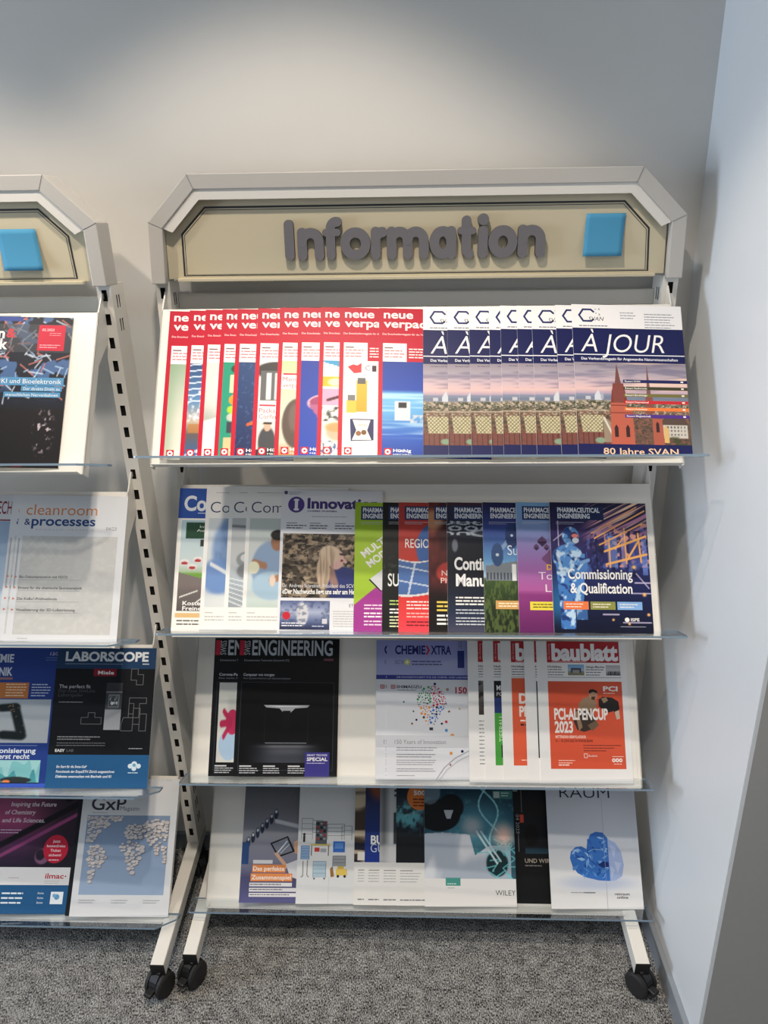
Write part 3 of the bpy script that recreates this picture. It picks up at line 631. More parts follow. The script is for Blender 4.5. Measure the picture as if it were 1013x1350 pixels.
def com(fn, x1):
    p = Print((236, 236, 234)); p.rect(20, 13, 55, 1, (170, 172, 174)); p.text('Competence', 10, 56, 23, (58, 74, 104), w=176, bold=-.008); p.pic(8, 68, 202, 184, fn, 2.0); p.rect(10, 262, 16, 2, (190, 190, 188)); p.bars(10, 270, 80, 2, 6.5, (180, 180, 178), 2); return p
for x, fn, lb in ((-.4284, lambda U, V: p_gown(U * 2.4, V), 'white magazine showing a blue hospital gown on the second shelf'), (-.3795, lambda U, V: p_lamp(U * 2.0, V), 'white magazine showing a grey operating lamp on the second shelf'), (-.3426, lambda U, V: p_lab(U * 1.75, V), 'white magazine showing a dark-haired man in light blue scrubs')):
    place(1, x, .21, .297, com(fn, 0), lb, G2, dz=0.0)
def p_face(U, V):
    C = lay(full(U, (70, 62, 54)), sm(.4, .7, fbm(U, V, 16, 14, 5)), (150, 132, 110)); C = lay(C, sm(.5, .65, fbm(U, V, 22, 20, 15)), (32, 28, 28)); C = lay(C, sm(.55, .7, fbm(U, V, 9, 26, 25)) * .6, (176, 160, 138))
    C = lay(C, ell(U, V, .86, .82, .25, .3, .1), (40, 52, 110)); C = lay(C, seg(U, V, .66, .58, .72, .8, .07), (150, 118, 112)); C = lay(C, ell(U, V, .73, .40, .11, .16, .08), (196, 160, 154)); C = lay(C, seg(U, V, .82, .40, .86, .44, .03), (196, 160, 154)); C = lay(C, seg(U, V, .69, .30, .85, .33, .022), (44, 40, 44))
    C = lay(C, ell(U, V, .64, .33, .14, .15, .1), (190, 172, 152)); C = lay(C, ell(U, V, .56, .6, .09, .28, .1), (186, 166, 144)); C = lay(C, sm(.5, .8, vnoise(U, V, 60, 4, 2)) * ell(U, V, .58, .5, .14, .35) * .6, (120, 100, 84)); return lay(C, ell(U, V, .81, .42, .02, .02), (110, 60, 60))
def p_ad(U, V):
    C = lay(grad(V, [(0, (92, 106, 150)), (.4, (168, 178, 204)), (.7, (96, 110, 150)), (1, (34, 40, 72))]), ell(U, V, .45, .45, .12, .4, .2), (206, 208, 214)); C = lay(C, sm(.5, .7, fbm(U, V, 14, 9, 3)) * .5, (60, 70, 104)); return lay(C, ell(U, V, .13, .52, .08, .14, .1), (196, 40, 56))
p = Print((226, 228, 234)); p.disc(9, 5.5, 4, (80, 84, 110)); p.bars(16, 4, 26, 2, 4, (170, 172, 180), 1.6); p.disc(31, 31, 17, (82, 64, 136), 28); p.text('I', 31, 42, 22, (230, 230, 236), al='c', bold=.05); p.rect(25.5, 19.5, 11, 3.2, (230, 230, 236)); p.rect(25.5, 39.5, 11, 3.2, (230, 230, 236))
p.text('Innovation', 54, 38, 20.5, (72, 56, 122), w=148, bold=.04); p.text('CHEMIE PHARMA', 54, 46, 3.6, (90, 80, 130), w=62, bold=.02); p.bars(64, 55, 90, 1, 3, (170, 170, 176), 1.6)
for x in (12, 60, 112): p.rect(x, 69, 22, 2, (150, 152, 160)); p.bars(x, 74, 44, 2, 5.2, (90, 92, 104), 2.2)
p.pic(6, 92, 150, 132, p_face, 1.1); p.text('Dr. Andreas Schreiner, Präsident des SCV:', 8, 203, 7.5, (206, 206, 210), w=146, bold=.005); p.text('«Der Nachwuchs liegt uns sehr am Herzen»', 8, 216, 9.5, WHITE, w=168, bold=.03)
p.pic(5, 230, 100, 58, p_ad, 1.8); p.bars(9, 274, 55, 2, 5, (226, 228, 236), 2.2); p.bars(70, 280, 30, 1, 4, (190, 200, 230), 1.8); p.text('ETH', 144, 242, 6, (70, 70, 80)); p.bars(112, 250, 90, 7, 5, (190, 190, 192), 1.8); p.rect(90, 266, 10, 10, (206, 208, 214))
place(1, -.2706, .21, .297, p, 'white magazine with a purple round emblem and a blonde woman in profile', 'magazines on the second shelf', dz=-.008)

def pe(bgfn, box=True, boxc=(32, 52, 96), res=1.8):
    p = Print((40, 44, 60)); p.pic(0, 0, 210, 297, bgfn, res)
    if box: p.rect(13, 9, 104, 32, boxc)
    p.text('PHARMACEUTICAL', 17, 23, 10.5, (226, 230, 236), w=92, bold=.03); p.text('ENGINEERING', 17, 37, 10.5, (226, 230, 236), w=70, bold=.03); p.rect(13, 46, 60, .9, (190, 196, 206)); p.bars(13, 50, 50, 1, 3, (180, 186, 196), 1); return p
def b_green(U, V): return lay(grad(V, [(0, (150, 184, 46)), (1, (164, 196, 60))]), sm(-.006, .006, V - (.80 - .62 * U)), (162, 58, 146))
def b_black(U, V):
    C = full(U, (20, 24, 26)); return lay(C, sm(.5, .7, fbm(U, V, 26, 26, 6)) * sm(.12, 0, np.abs(V - .5)) * .7, (60, 72, 66))
def b_region(U, V):
    C = grad(V, [(0, (168, 54, 52)), (.45, (188, 60, 52)), (.74, (212, 58, 54)), (1, (236, 70, 84))]); C = lay(C, ell(U, V, .44, .36, .26, .22, .05), (58, 96, 158)); m = ((V > .455 + .02 * np.sin(U * 9)) & (V < .70 + .02 * np.sin(U * 7 + 1))).astype(float); C = lay(C, ((V > .445 + .02 * np.sin(U * 9)) & (V < .715 + .02 * np.sin(U * 7 + 1))).astype(float), (222, 220, 222))
    C = lay(C, m, (74, 108, 166)); g = np.minimum(np.abs(((U * 5 + V * 1.4) % 1) - .5), np.abs(((V * 9 - U * 1.2) % 1) - .5)); return lay(C, m * (g < .05), (190, 202, 222))
def b_bokeh(U, V):
    C = lay(full(U, (62, 26, 32)), sm(.4, .7, fbm(U, V, 5, 5, 8)), (112, 46, 44)); C = lay(C, ell(U, V, .34, .38, .09, .10, .3), (196, 190, 120)); C = lay(C, ell(U, V, .36, .38, .07, .09, .3), (50, 26, 28)); C = lay(C, ell(U, V, .2, .55, .12, .08, .15) * .8, (190, 62, 58)); C = lay(C, ell(U, V, .05, .14, .1, .08, .4) * .7, (220, 170, 120)); return lay(C, sm(.62, .78, V), (18, 14, 18))
def b_lab(U, V):
    C = grad(V, [(0, (70, 40, 54)), (.06, (34, 44, 70)), (.3, (24, 30, 44)), (.6, (22, 26, 38)), (.85, (36, 48, 72)), (1, (70, 70, 92))]); r = (np.hypot(((U * 6 + np.floor(V * 22) * .5) % 1) - .5, ((V * 22) % 1) - .5)); C = lay(C, box_(U, V, 0, 1, .15, .26) * ((r > .24) & (r < .42)), (176, 184, 196)); C = lay(C, ell(U, V, .42, .24, .2, .03), (190, 196, 206)); C = lay(C, ell(U, V, .42, .24, .14, .02), (40, 48, 64)); C = lay(C, ell(U, V, .08, .34, .03, .05) * .6, (170, 178, 190)); return lay(C, ell(U, V, .55, .72, .12, .04) * .6, (150, 60, 50))
def b_house(U, V):
    C = grad(V, [(0, (30, 32, 74)), (.2, (54, 72, 142)), (.45, (104, 156, 206)), (.58, (176, 206, 220)), (.6, (62, 84, 50)), (.75, (46, 62, 36)), (1, (24, 30, 20))]); C = lay(C, sm(.45, .65, fbm(U, V, 30, 26, 4)) * sm(.58, .62, V) * .7, (96, 116, 62)); C = lay(C, ((V > .50 - .06 * U) & (V < .61) & (U > .05) & (U < 1)).astype(float), (126, 134, 142)); C = lay(C, box_(U, V, .05, 1, .55, .60) * (((U * 14) % 1) < .5), (70, 78, 92)); C = lay(C, box_(U, V, .6, .7, .48, .61), (226, 230, 232))
    C = lay(C, seg(U, V, .32, .40, .62, .26, .03) * .6, (176, 196, 222)); C = lay(C, ell(U, V, .3, .41, .13, .09, .03), (58, 84, 130)); return lay(C, ell(U, V, .62, .26, .14, .10, .03), (44, 62, 108))
def b_violet(U, V):
    C = grad(V, [(0, (118, 166, 208)), (.2, (126, 148, 196)), (.5, (152, 104, 168)), (.68, (176, 92, 158)), (.72, (142, 60, 128)), (1, (96, 34, 92))])
    for cx, cy, r in ((.62, .3, .12), (.48, .345, .07), (.72, .345, .07)): C = lay(C, (np.abs(U - cx) / r + np.abs(V - cy) / (r * .33) < 1).astype(float), (92, 66, 104)); C = lay(C, (np.abs(U - cx) / r + np.abs(V - cy - .012) / (r * .33) < 1).astype(float) * (V > cy + .008), (58, 38, 70))
    C = lay(C, (np.abs(U - .95) / .36 + np.abs(V - .44) / .12 < 1).astype(float), (112, 74, 118)); return C
def b_suit(U, V):
    C = grad(V, [(0, (24, 24, 58)), (.25, (56, 46, 96)), (.5, (40, 44, 98)), (.7, (26, 34, 78)), (1, (14, 18, 40))])
    st = fbm(U * .6 + V * .3, V * 2.4 + U * .9, 3, 26, 7)                      # sweeping light streaks, upper right
    C = lay(C, sm(.5, .72, st) * sm(.25, .5, U) * sm(.42, .2, V), (186, 128, 160)); C = lay(C, sm(.6, .78, fbm(U * .6 + V * .3, V * 2.4 + U * .9, 4, 40, 17)) * sm(.3, .6, U) * sm(.4, .15, V), (240, 200, 170))
    C = lay(C, sm(.5, .7, fbm(U, V, 26, 20, 9)) * box_(U, V, .36, 1, .2, .56) * .7, (96, 122, 196)); C = lay(C, sm(.55, .7, fbm(U, V, 30, 14, 29)) * box_(U, V, .4, 1, .22, .58) * .8, (26, 24, 56)); C = lay(C, sm(.62, .72, fbm(U, V, 18, 22, 39)) * box_(U, V, .55, 1, .16, .5), (214, 150, 140))
    for x0, w_, y0, y1, c in ((.58, .10, .26, .5, (128, 156, 220)), (.72, .05, .22, .5, (176, 150, 190)), (.80, .12, .3, .5, (70, 84, 160)), (.93, .05, .28, .56, (120, 150, 230))): C = lay(C, box_(U, V, x0, x0 + w_, y0, y1) * .6, c)
    for x0, y0, x1, y1, w_ in ((.55, .38, .98, .26, .012), (.56, .48, .98, .40, .012), (.60, .28, .60, .5, .010), (.76, .20, .77, .47, .010), (.90, .24, .92, .46, .012), (.66, .36, .74, .28, .010), (.78, .44, .90, .30, .012), (.5, .33, .95, .16, .008), (.45, .28, .98, .06, .008), (.42, .24, .9, .03, .006)): C = lay(C, seg(U, V, x0, y0, x1, y1, w_), (244, 178, 106))
    for x0, y0, x1, y1 in ((.84, .62, 1, .62), (.8, .70, 1, .70), (.86, .55, .98, .66), (.5, .86, .66, .86), (.7, .92, .98, .92), (.03, .30, .2, .2), (.08, .15, .08, .34)): C = lay(C, seg(U, V, x0, y0, x1, y1, .007) * .8, (206, 196, 224))
    for x, y, r in ((.84, .50, .02), (.93, .71, .018), (.96, .86, .015), (.60, .9, .012), (.76, .93, .012)): C = lay(C, ell(U, V, x, y, r, r * .7, .8), (255, 190, 110))
    C = lay(C, sm(.25, 0, np.abs(U - .06)) * sm(.5, .75, V) * sm(1.0, .8, V) * .6, (50, 140, 200))
    hood = ell(U, V, .205, .265, .085, .072, .06); tor = np.maximum.reduce([ell(U, V, .17, .43, .155, .10, .06), ((np.abs(U - .19) < .15 - .03 * np.clip((V - .45) * 3, -1, 1)) & (V > .40) & (V < .80)).astype(float), ((np.abs(U - .15) < .075) & (V >= .78) & (V < .97)).astype(float), ((np.abs(U - .29) < .055) & (V >= .78) & (V < .9)).astype(float) * .6])
    arm = np.maximum(seg(U, V, .26, .42, .33, .50, .06), seg(U, V, .32, .50, .20, .54, .05)); b = np.maximum.reduce([hood, tor, arm]); C = lay(C, b, (92, 146, 208)); C = lay(C, b * sm(.25, .75, V) * .5, (44, 98, 176))
    C = lay(C, b * sm(.52, .66, fbm(U * 1.3 + V * .4, V, 13, 15, 3)), (186, 214, 238)); C = lay(C, b * sm(.58, .70, fbm(U - V * .5, V, 12, 18, 13)), (34, 62, 124)); C = lay(C, seg(U, V, .06, .40, .10, .52, .018) * .7, (214, 230, 244)); C = lay(C, seg(U, V, .27, .52, .33, .46, .014) * .8, (226, 236, 246))
    C = lay(C, ell(U, V, .245, .275, .042, .045, .1), (56, 44, 70)); C = lay(C, ell(U, V, .25, .262, .035, .016, .2), (206, 120, 120)); C = lay(C, ell(U, V, .255, .298, .035, .022, .1), (206, 216, 230)); return lay(C, seg(U, V, .30, .47, .38, .45, .018), (120, 160, 210))
PE = []
q = pe(b_green); q.text('MULTIPLE', 22, 130, 16, (226, 226, 222), w=98, bold=.03, rot=38); q.text('MODALITIES', 34, 152, 16, (226, 226, 222), w=116, bold=.03, rot=38); q.poly([(34, 178), (130, 100), (150, 120), (58, 204)], (206, 208, 212)); q.poly([(34, 178), (58, 204), (57, 207), (31, 180)], INK); q.text('IV', 86, 208, 14, WHITE, bold=.03, rot=38); q.bars(22, 236, 120, 2, 7.5, (238, 214, 234), 3); q.bars(22, 254, 120, 2, 7.5, (250, 246, 250), 3.2); q.bars(22, 272, 110, 2, 7.5, (238, 214, 234), 3)
PE.append((q, 'lime green and magenta technical magazine on the second shelf'))
q = pe(b_black); q.text('SUSTAIN', 12, 194, 28, (226, 228, 226), w=84, bold=.01); q.bars(16, 226, 110, 2, 7.5, (176, 206, 120), 3); q.bars(16, 245, 110, 2, 7.5, WHITE, 3.2); q.bars(16, 262, 110, 4, 7, (226, 232, 190), 2.8)
PE.append((q, 'narrow strip of a black technical magazine between lime green and red ones'))
q = pe(b_region); q.text('REGIONAL', 14, 106, 20, (232, 226, 226), w=88, bold=.005); q.bars(17, 228, 120, 3, 7.5, (250, 226, 222), 3); q.bars(17, 254, 120, 2, 7.5, (246, 180, 170), 3); q.bars(17, 273, 110, 2, 7.5, (120, 30, 44), 3)
PE.append((q, 'red technical magazine with a blue map fold on the second shelf'))
q = pe(b_bokeh); q.text('Nano', 28, 170, 12, (226, 206, 200), w=40); q.text('Pharma', 26, 187, 12, (226, 206, 200), w=58); q.bars(17, 228, 110, 3, 9, (226, 200, 90), 4.2); q.bars(17, 258, 110, 3, 9, WHITE, 4.4)
PE.append((q, 'dark maroon technical magazine with blurred red lights'))
q = pe(b_lab); q.text('Continuous', 15, 156, 27, (236, 236, 238), w=122, bold=.03); q.text('Manufacturing', 18, 193, 26, (236, 236, 238), w=170, bold=.03); q.bars(17, 218, 110, 3, 7.4, WHITE, 3.4); q.bars(17, 246, 110, 2, 7, (200, 206, 216), 2.6); q.bars(17, 264, 110, 3, 7, (200, 206, 216), 2.6)
PE.append((q, 'black technical magazine with a large two-line white headline and round vials'))
q = pe(lambda U, V: b_house(U * 2.1, V), False); q.text('Sustainable', 52, 122, 22, (220, 228, 236), w=112, bold=.0); q.disc(30, 122, 4, (196, 210, 222), 6); q.disc(62, 77, 3.4, (190, 204, 220), 5); q.rect(24, 226, 70, 19, (206, 160, 96)); q.bars(30, 231, 50, 2, 6, (250, 236, 206), 2.6)
PE.append((q, 'blue technical magazine with a flat building above green planting'))
q = pe(lambda U, V: b_violet(U * 2.4, V)); q.text('Tools', 44, 178, 17, (232, 222, 232), w=62, bold=-.006); q.text('Lab', 58, 206, 17, (232, 222, 232), w=42, bold=-.006); q.text('D', 62, 156, 12, (226, 176, 60), bold=.03); q.rect(24, 228, 84, 19, (232, 214, 74)); q.bars(30, 233, 62, 2, 6, (96, 84, 40), 2.4)
PE.append((q, 'light blue to violet technical magazine with dark floating tiles'))
q = pe(b_suit, True, (26, 42, 82), 1.15); q.text('Commissioning', 34, 176, 22, WHITE, w=138, bold=.02, sx=1); q.text('& Qualification', 38, 208, 22, WHITE, w=132, bold=.02)
for x, c in ((22, (232, 122, 70)), (79, (142, 146, 76)), (136, (132, 176, 228))): q.rect(x, 227, 53, 18, c); q.bars(x + 5, 232, 40, 2, 6, (244, 232, 220), 2)
q.disc(155, 267, 5, WHITE); q.text('ISPE', 163, 270, 6.5, WHITE, w=18, bold=.03); q.rect(140, 282, 54, .8, (190, 196, 210))
PE.append((q, 'dark blue technical magazine with a person in a hooded protective suit'))
for (q, lb), x in zip(PE, (-.1170, -.0598, -.0268, .0338, .0717, .1449, .2133, .2814)):
    place(1, x, .1995, .265, q, lb, 'technical engineering magazines on the second shelf', dz=-.003, t=0.0016)

# ---- third shelf
def p_virus(U, V):
    C = full(U, (206, 206, 200)); C = lay(C, ell(U, V, .62, .78, .52, .2, .02), (166, 192, 216)); C = lay(C, ell(U, V, .75, .5, .34, .16, .02), (190, 50, 92))
    for x, y in ((.3, .37), (.17, .525), (.33, .68)): C = lay(C, seg(U, V, .7, .5, x, y, .06), (178, 44, 84)); C = lay(C, ell(U, V, x, y, .08, .035, .05), (178, 44, 84))
    return C
def p_chip(U, V):
    C = full(U, (10, 11, 14)); C = lay(C, sm(.72, .86, V) * sm(.5, .1, np.abs(U - .5)) * .28, (190, 200, 226)); C = lay(C, sm(.03, 0, np.abs(V - .80)) * sm(.4, .1, np.abs(U - .5)) * .4, (190, 190, 196))
    return lay(C, sm(.08, .0, np.abs(V - .86)) * sm(.3, .05, np.abs(U - .5)) * .5, (96, 98, 106))
def swiss(first):
    p = Print((19, 20, 24)); p.rect(2, 5, 10, 33, (186, 44, 66)); p.text('SWISS', 24, 37, 12, (196, 202, 208), w=31, bold=.0, rot=90); p.text('ENGINEERING', 28, 37, 32, (186, 194, 202), w=168, bold=.02)
    p.text('Schweizerische Technische Zeitschrift STZ', 12, 51, 4.4, (150, 154, 162), w=94); p.rect(178, 44, 20, 5, (120, 70, 90))
    p.text('Corona-Pandemie' if first else 'Computer von morgen', 12, 83, 5.6, (206, 208, 214), w=64, bold=.015); p.text('Eine starke Antwort' if first else 'Vom Quanten-Rechner zum Quantencomputer', 12, 90, 3.6, (150, 152, 160), w=60 if first else 98)
    p.line([(9, 97), (200, 97), (200, 284), (9, 284)], .8, (62, 66, 76), True)
    if first: p.pic(14, 98, 184, 170, lambda U, V: p_virus(U * 4.6, V), 1.6)
    else:
        p.pic(10, 98, 189, 170, p_chip, 2.0); p.poly([(57, 146), (151, 146), (146, 151), (121, 153), (112, 162), (104, 158), (97, 162), (89, 153), (62, 151)], (176, 178, 184)); p.poly([(64, 147.5), (144, 147.5), (120, 150), (88, 150)], (226, 228, 232)); p.rect(96, 158, 16, 40, (16, 16, 19)); p.line([(60, 151), (60, 226), (148, 226), (148, 151)], .8, (30, 34, 44)); p.rect(62, 226, 84, 1.6, (120, 124, 132))
    for x in (12, 60, 110): p.rect(x, 274, 24, 2.6, (206, 206, 210)); p.bars(x, 279, 38, 3, 4.6, (176, 178, 184), 2)
    if not first:
        p.rect(144, 246, 50, 51, (58, 54, 128)); p.text('SMART TECHNIK', 148, 254, 4, (206, 206, 226), w=42, bold=.02); p.text('SPECIAL', 148, 264, 7, WHITE, w=42, bold=.04); p.bars(148, 268, 42, 1, 3, (176, 176, 206), 1.6)
    return p
place(2, -.4436, .226, .297, swiss(True), 'black engineering magazine with a red virus drawing, partly covered', 'black engineering magazines on the third shelf')
place(2, -.3891, .226, .297, swiss(False), 'black engineering magazine with a glossy silver bar picture in full view', 'black engineering magazines on the third shelf', t=0.0016)
def chemie():
    p = Print((214, 217, 224)); p.rect(0, 0, 210, 76, (142, 148, 204), (164, 170, 214)); p.poly([(55, 76), (110, 50), (210, 28), (210, 76)], (160, 168, 210)); p.text('CHEMIE', 18, 30, 18, (30, 36, 106), w=68, bold=.03); p.text('XTRA', 98, 30, 18, (30, 36, 106), w=46, bold=.03); p.line([(89, 13), (94, 21), (89, 30)], 4, (190, 40, 66))
    p.text('SCV', 18, 52, 8, (70, 76, 110), w=20, bold=-.005); p.disc(45, 48, 6.5, (196, 206, 90)); p.rect(41, 47, 8, 2, WHITE); p.rect(44, 44, 2, 8, WHITE); p.bars(56, 45, 76, 2, 6.4, (70, 76, 120), 2.6); p.rect(0, 76, 210, 9.5, (48, 58, 140)); p.text('DIE FACHZEITSCHRIFT FÜR DIE CHEMIE- UND LABORBRANCHE', 22, 82.4, 3.6, (206, 210, 236), w=180)
    p.rect(158, 22, 15, 38, (36, 52, 120)); p.text('2023', 168, 18, 8, (90, 94, 110), w=16, rot=90)
    p.line([(10, 98), (18, 98), (18, 105), (10, 105)], 1.6, (176, 60, 72), True); p.rect(10, 101, 8, 1.2, (176, 60, 72)); p.rect(13.4, 98, 1.2, 7, (176, 60, 72)); p.text('SHIMADZU', 21, 104.5, 6, (58, 60, 72), w=56, bold=.03); p.bars(24, 108, 50, 1, 3, (130, 132, 140), 1.6); p.text('150', 152, 115, 13, (186, 44, 60), w=26, bold=.03)
    rr = np.random.RandomState(12); n = 0; pts = []
    while len(pts) < 130 and n < 9000:
        n += 1; a, b = rr.uniform(-38, 38), rr.uniform(-40, 44); lim = 37 if b < 0 else 37 - b * .66
        if math.hypot(a, min(b, 0) * .95) > 37 or abs(a) > lim: continue
        r = rr.choice([1.3, 1.9, 2.8]);
        if any((a - c) ** 2 + (b - d) ** 2 < (r + e + .5) ** 2 for c, d, e in pts): continue
        pts.append((a, b, r)); col = [(58, 150, 90), (190, 52, 80), (222, 140, 60), (62, 118, 196)][(0 if a < 0 else 1) if b < 4 else (2 if a < -4 else 3)]
        if rr.rand() < .22: col = (44, 48, 70)
        p.disc(98 + a * .9, 138 + b * 1.0, r, col, 8); p.k -= .9
    p.rect(94, 188, 8, 6, (50, 54, 70)); 
    for x, y, r, c in ((130, 101, 3, NAVY), (164, 113, 3.4, (170, 140, 110)), (72, 160, 2, (60, 110, 90)), (46, 140, 2, (60, 100, 110)), (80, 178, 2.4, NAVY), (68, 186, 2.2, (120, 90, 60)), (148, 186, 2.4, NAVY), (160, 182, 3, (190, 52, 80)), (160, 200, 3.4, (80, 140, 200)), (176, 212, 5, (206, 140, 70)), (172, 248, 3.4, (206, 140, 70)), (168, 160, 2.4, (120, 90, 70)), (202, 244, 3, NAVY), (196, 154, 2, (170, 150, 80)), (170, 272, 2, (150, 60, 80))): p.disc(x * .82, y - 6, r, c, 12)
    p.rect(0, 205, 210, 25, (196, 199, 206)); p.text('150 Years of Innovation', 18, 223, 9, (112, 114, 124), w=112, bold=-.004); p.bars(22, 230, 100, 2, 5, (130, 132, 140), 1.6); p.bars(22, 244, 94, 2, 5, (130, 132, 140), 1.6); p.bars(22, 256, 90, 3, 4.5, (140, 142, 150), 1.4); p.bars(22, 274, 94, 2, 4.5, (140, 142, 150), 1.4); p.bars(22, 288, 50, 1, 4, (150, 152, 160), 1.2)
    p.line([(108, 297), (126, 272), (150, 252), (190, 232)], 1.4, (140, 144, 156)); p.line([(116, 297), (132, 276), (156, 258), (194, 240)], 2.2, (186, 190, 200)); return p
cq = chemie()
cm_ = place(2, -.0793, .21, .297, cq, 'mostly covered white and lilac chemistry magazine behind its twin', 'white and lilac chemistry magazines on the third shelf', dz=-.003)
place(2, -.0556, .21, .297, cq, 'white and lilac chemistry magazine with a balloon made of coloured dots', 'white and lilac chemistry magazines on the third shelf', meshes=cm_, dz=-.003)
def news(k):
    p = Print((226, 226, 226)); p.rect(24, 0, 170, 46, (168, 44, 52)); p.text('die Zeitung', 31, 40, 4, (220, 170, 170), w=34, rot=90); p.text('baublatt', 35, 40, 33, (234, 234, 236), w=156, bold=.045); p.bars(35, 43, 90, 1, 3, (226, 180, 180), 1.4); p.rect(24, 77, 172, 1, (120, 122, 130))
    p.text('Holzbau', 25, 57, 4.4, (50, 52, 60), w=32, bold=.02); p.bars(25, 60, 40, 3, 5.6, (120, 122, 128), 2)
    p.pic(72, 50, 38, 23, lambda U, V: lay(lay(grad(V, [(0, (110, 160, 206)), (.55, (160, 190, 216)), (.6, (150, 150, 120)), (1, (120, 118, 90))]), box_(U, V, .2, .8, .3, .75), (70, 74, 84)), box_(U, V, .3, .7, .5, .75), (150, 150, 150)), 2.0)
    p.text('Gefragte Maschine', 114, 57, 4.4, (50, 52, 60), w=44, bold=.02); p.bars(114, 60, 42, 3, 5.6, (120, 122, 128), 2); p.pic(161, 51, 34, 22, lambda U, V: lay(grad(V, [(0, (160, 164, 170)), (.5, (190, 190, 192)), (1, (90, 92, 96))]), box_(U, V, .1, .95, .6, .95) * (((U * 7) % 1) < .55), (50, 50, 54)), 2.0)
    if k == 0: p.pic(24, 86, 170, 72, lambda U, V: lay(grad(V, [(0, (120, 118, 116)), (1, (58, 52, 50))]), sm(.5, .7, fbm(U, V, 12, 10, 3)), (40, 36, 36)), 2.2); p.bars(24, 170, 170, 12, 8, (150, 150, 152), 2.4)
    if k == 1: p.rect(24, 86, 172, 68, (28, 32, 38)); p.text('MEHR', 30, 106, 10, WHITE, w=34, bold=.03); p.text('POWER', 30, 118, 8, (200, 200, 206), w=40); p.rect(24, 122, 40, 36, (38, 56, 110)); p.rect(24, 154, 172, 108, (72, 154, 66)); p.text('TIEFBAU', 46, 214, 12, (200, 226, 190), w=52, rot=90); p.rect(38, 220, 20, 26, (30, 34, 34))
    if k == 2: p.rect(24, 80, 172, 182, (214, 92, 62)); p.text('DIE', 40, 133, 20, (226, 220, 216), w=42, bold=.04); p.text('PRO', 40, 160, 20, (226, 220, 216), w=42, bold=.04); p.bars(42, 168, 60, 1, 4, (250, 226, 216), 3); p.bars(42, 176, 60, 1, 4, (70, 40, 36), 4); p.bars(42, 250, 40, 1, 4, (240, 200, 186), 2)
    if k == 3: p.rect(26, 86, 168, 160, (34, 44, 48)); p.rect(26, 140, 168, 50, (46, 70, 76))
    if k == 4:
        p.rect(24, 86, 172, 182, (206, 84, 58)); p.text('PCI', 152, 106, 9.5, (236, 226, 222), w=34, bold=.04); p.bars(152, 110, 34, 1, 4, (240, 200, 186), 1.8)
        dk, mid = (38, 34, 34), (150, 122, 98)                       # wrestler with a dark cow
        p.poly([(95, 132), (104, 122), (116, 118), (130, 120), (136, 132), (132, 146), (104, 148), (92, 142)], mid); p.disc(128, 114, 10.5, (176, 138, 112)); p.poly([(118, 112), (119, 104), (128, 102), (138, 106), (138, 111), (128, 108)], dk); p.poly([(124, 118), (134, 118), (130, 126), (123, 123)], (70, 52, 44))
        p.poly([(140, 124), (150, 118), (172, 120), (186, 128), (188, 142), (184, 150), (184, 162), (178, 158), (174, 148), (160, 152), (148, 146), (140, 138)], dk); p.poly([(146, 122), (158, 119), (162, 126), (152, 132)], mid); p.poly([(176, 150), (186, 146), (188, 164), (180, 166)], (196, 176, 156)); p.poly([(86, 146), (126, 148), (134, 172), (124, 186), (104, 192), (88, 188), (80, 170)], (64, 52, 46)); p.poly([(84, 150), (92, 148), (100, 182), (92, 190)], mid); p.poly([(112, 178), (132, 168), (138, 178), (122, 190)], (110, 92, 74))
        p.text('PCI-ALPENCUP', 36, 166, 22, (236, 230, 226), w=124, bold=.035); p.text('2023', 36, 193, 22, (236, 230, 226), w=42, bold=.035); p.text('MITTENDRIN BEIM KLASSIKER', 37, 205, 5.5, (240, 214, 204), w=70, bold=.01); p.text('15. – 18. JUNI 2023 IN HINDELBANK', 37, 213, 5.5, (66, 34, 30), w=86, bold=.01); p.bars(100, 219, 92, 2, 5.5, (96, 44, 36), 1.6); p.bars(100, 230, 66, 1, 5, (96, 44, 36), 1.6)
        p.line([(101, 237), (108, 237), (108, 245), (101, 245)], 1, (240, 220, 210), True); p.text('Baublatt', 111, 243, 4, (240, 220, 210), w=20); p.bars(42, 250, 42, 2, 5, (240, 200, 186), 1.6); p.bars(42, 259, 30, 1, 5, (250, 226, 216), 2)
        for x in (168, 176, 184): p.disc(x, 250, 4, (240, 226, 220)); p.disc(x, 250, 1.6, (206, 84, 58), 10)
        p.rect(165, 242, 26, 1, (240, 220, 210)); p.bars(168, 257, 20, 1, 4, (240, 200, 186), 1.4)
    return p
NL = ('covered white newspaper with a grey picture, leftmost of the newspapers', 'covered white newspaper with a green block and dark picture', 'covered white newspaper with an orange block behind the front ones', 'covered white newspaper with a narrow dark picture, second from front', 'white newspaper with a red title bar and an orange man-and-cow advert')
for k, x in enumerate((.1235, .1576, .1965, .2483, .2758)):
    place(2, x, .200, .300, news(k), NL[k], 'white newspapers with red title bars on the third shelf', name='newspaper', cat='newspaper', t=0.0017, base=.002, dz=-.006)
place(2, .2850, .200, .290, Print((232, 230, 224)), 'plain white newspaper edge sticking out behind the orange advert newspaper', 'white newspapers with red title bars on the third shelf', name='newspaper', cat='newspaper', t=0.0016, base=-.001, phi=R(0.3), dz=.0)

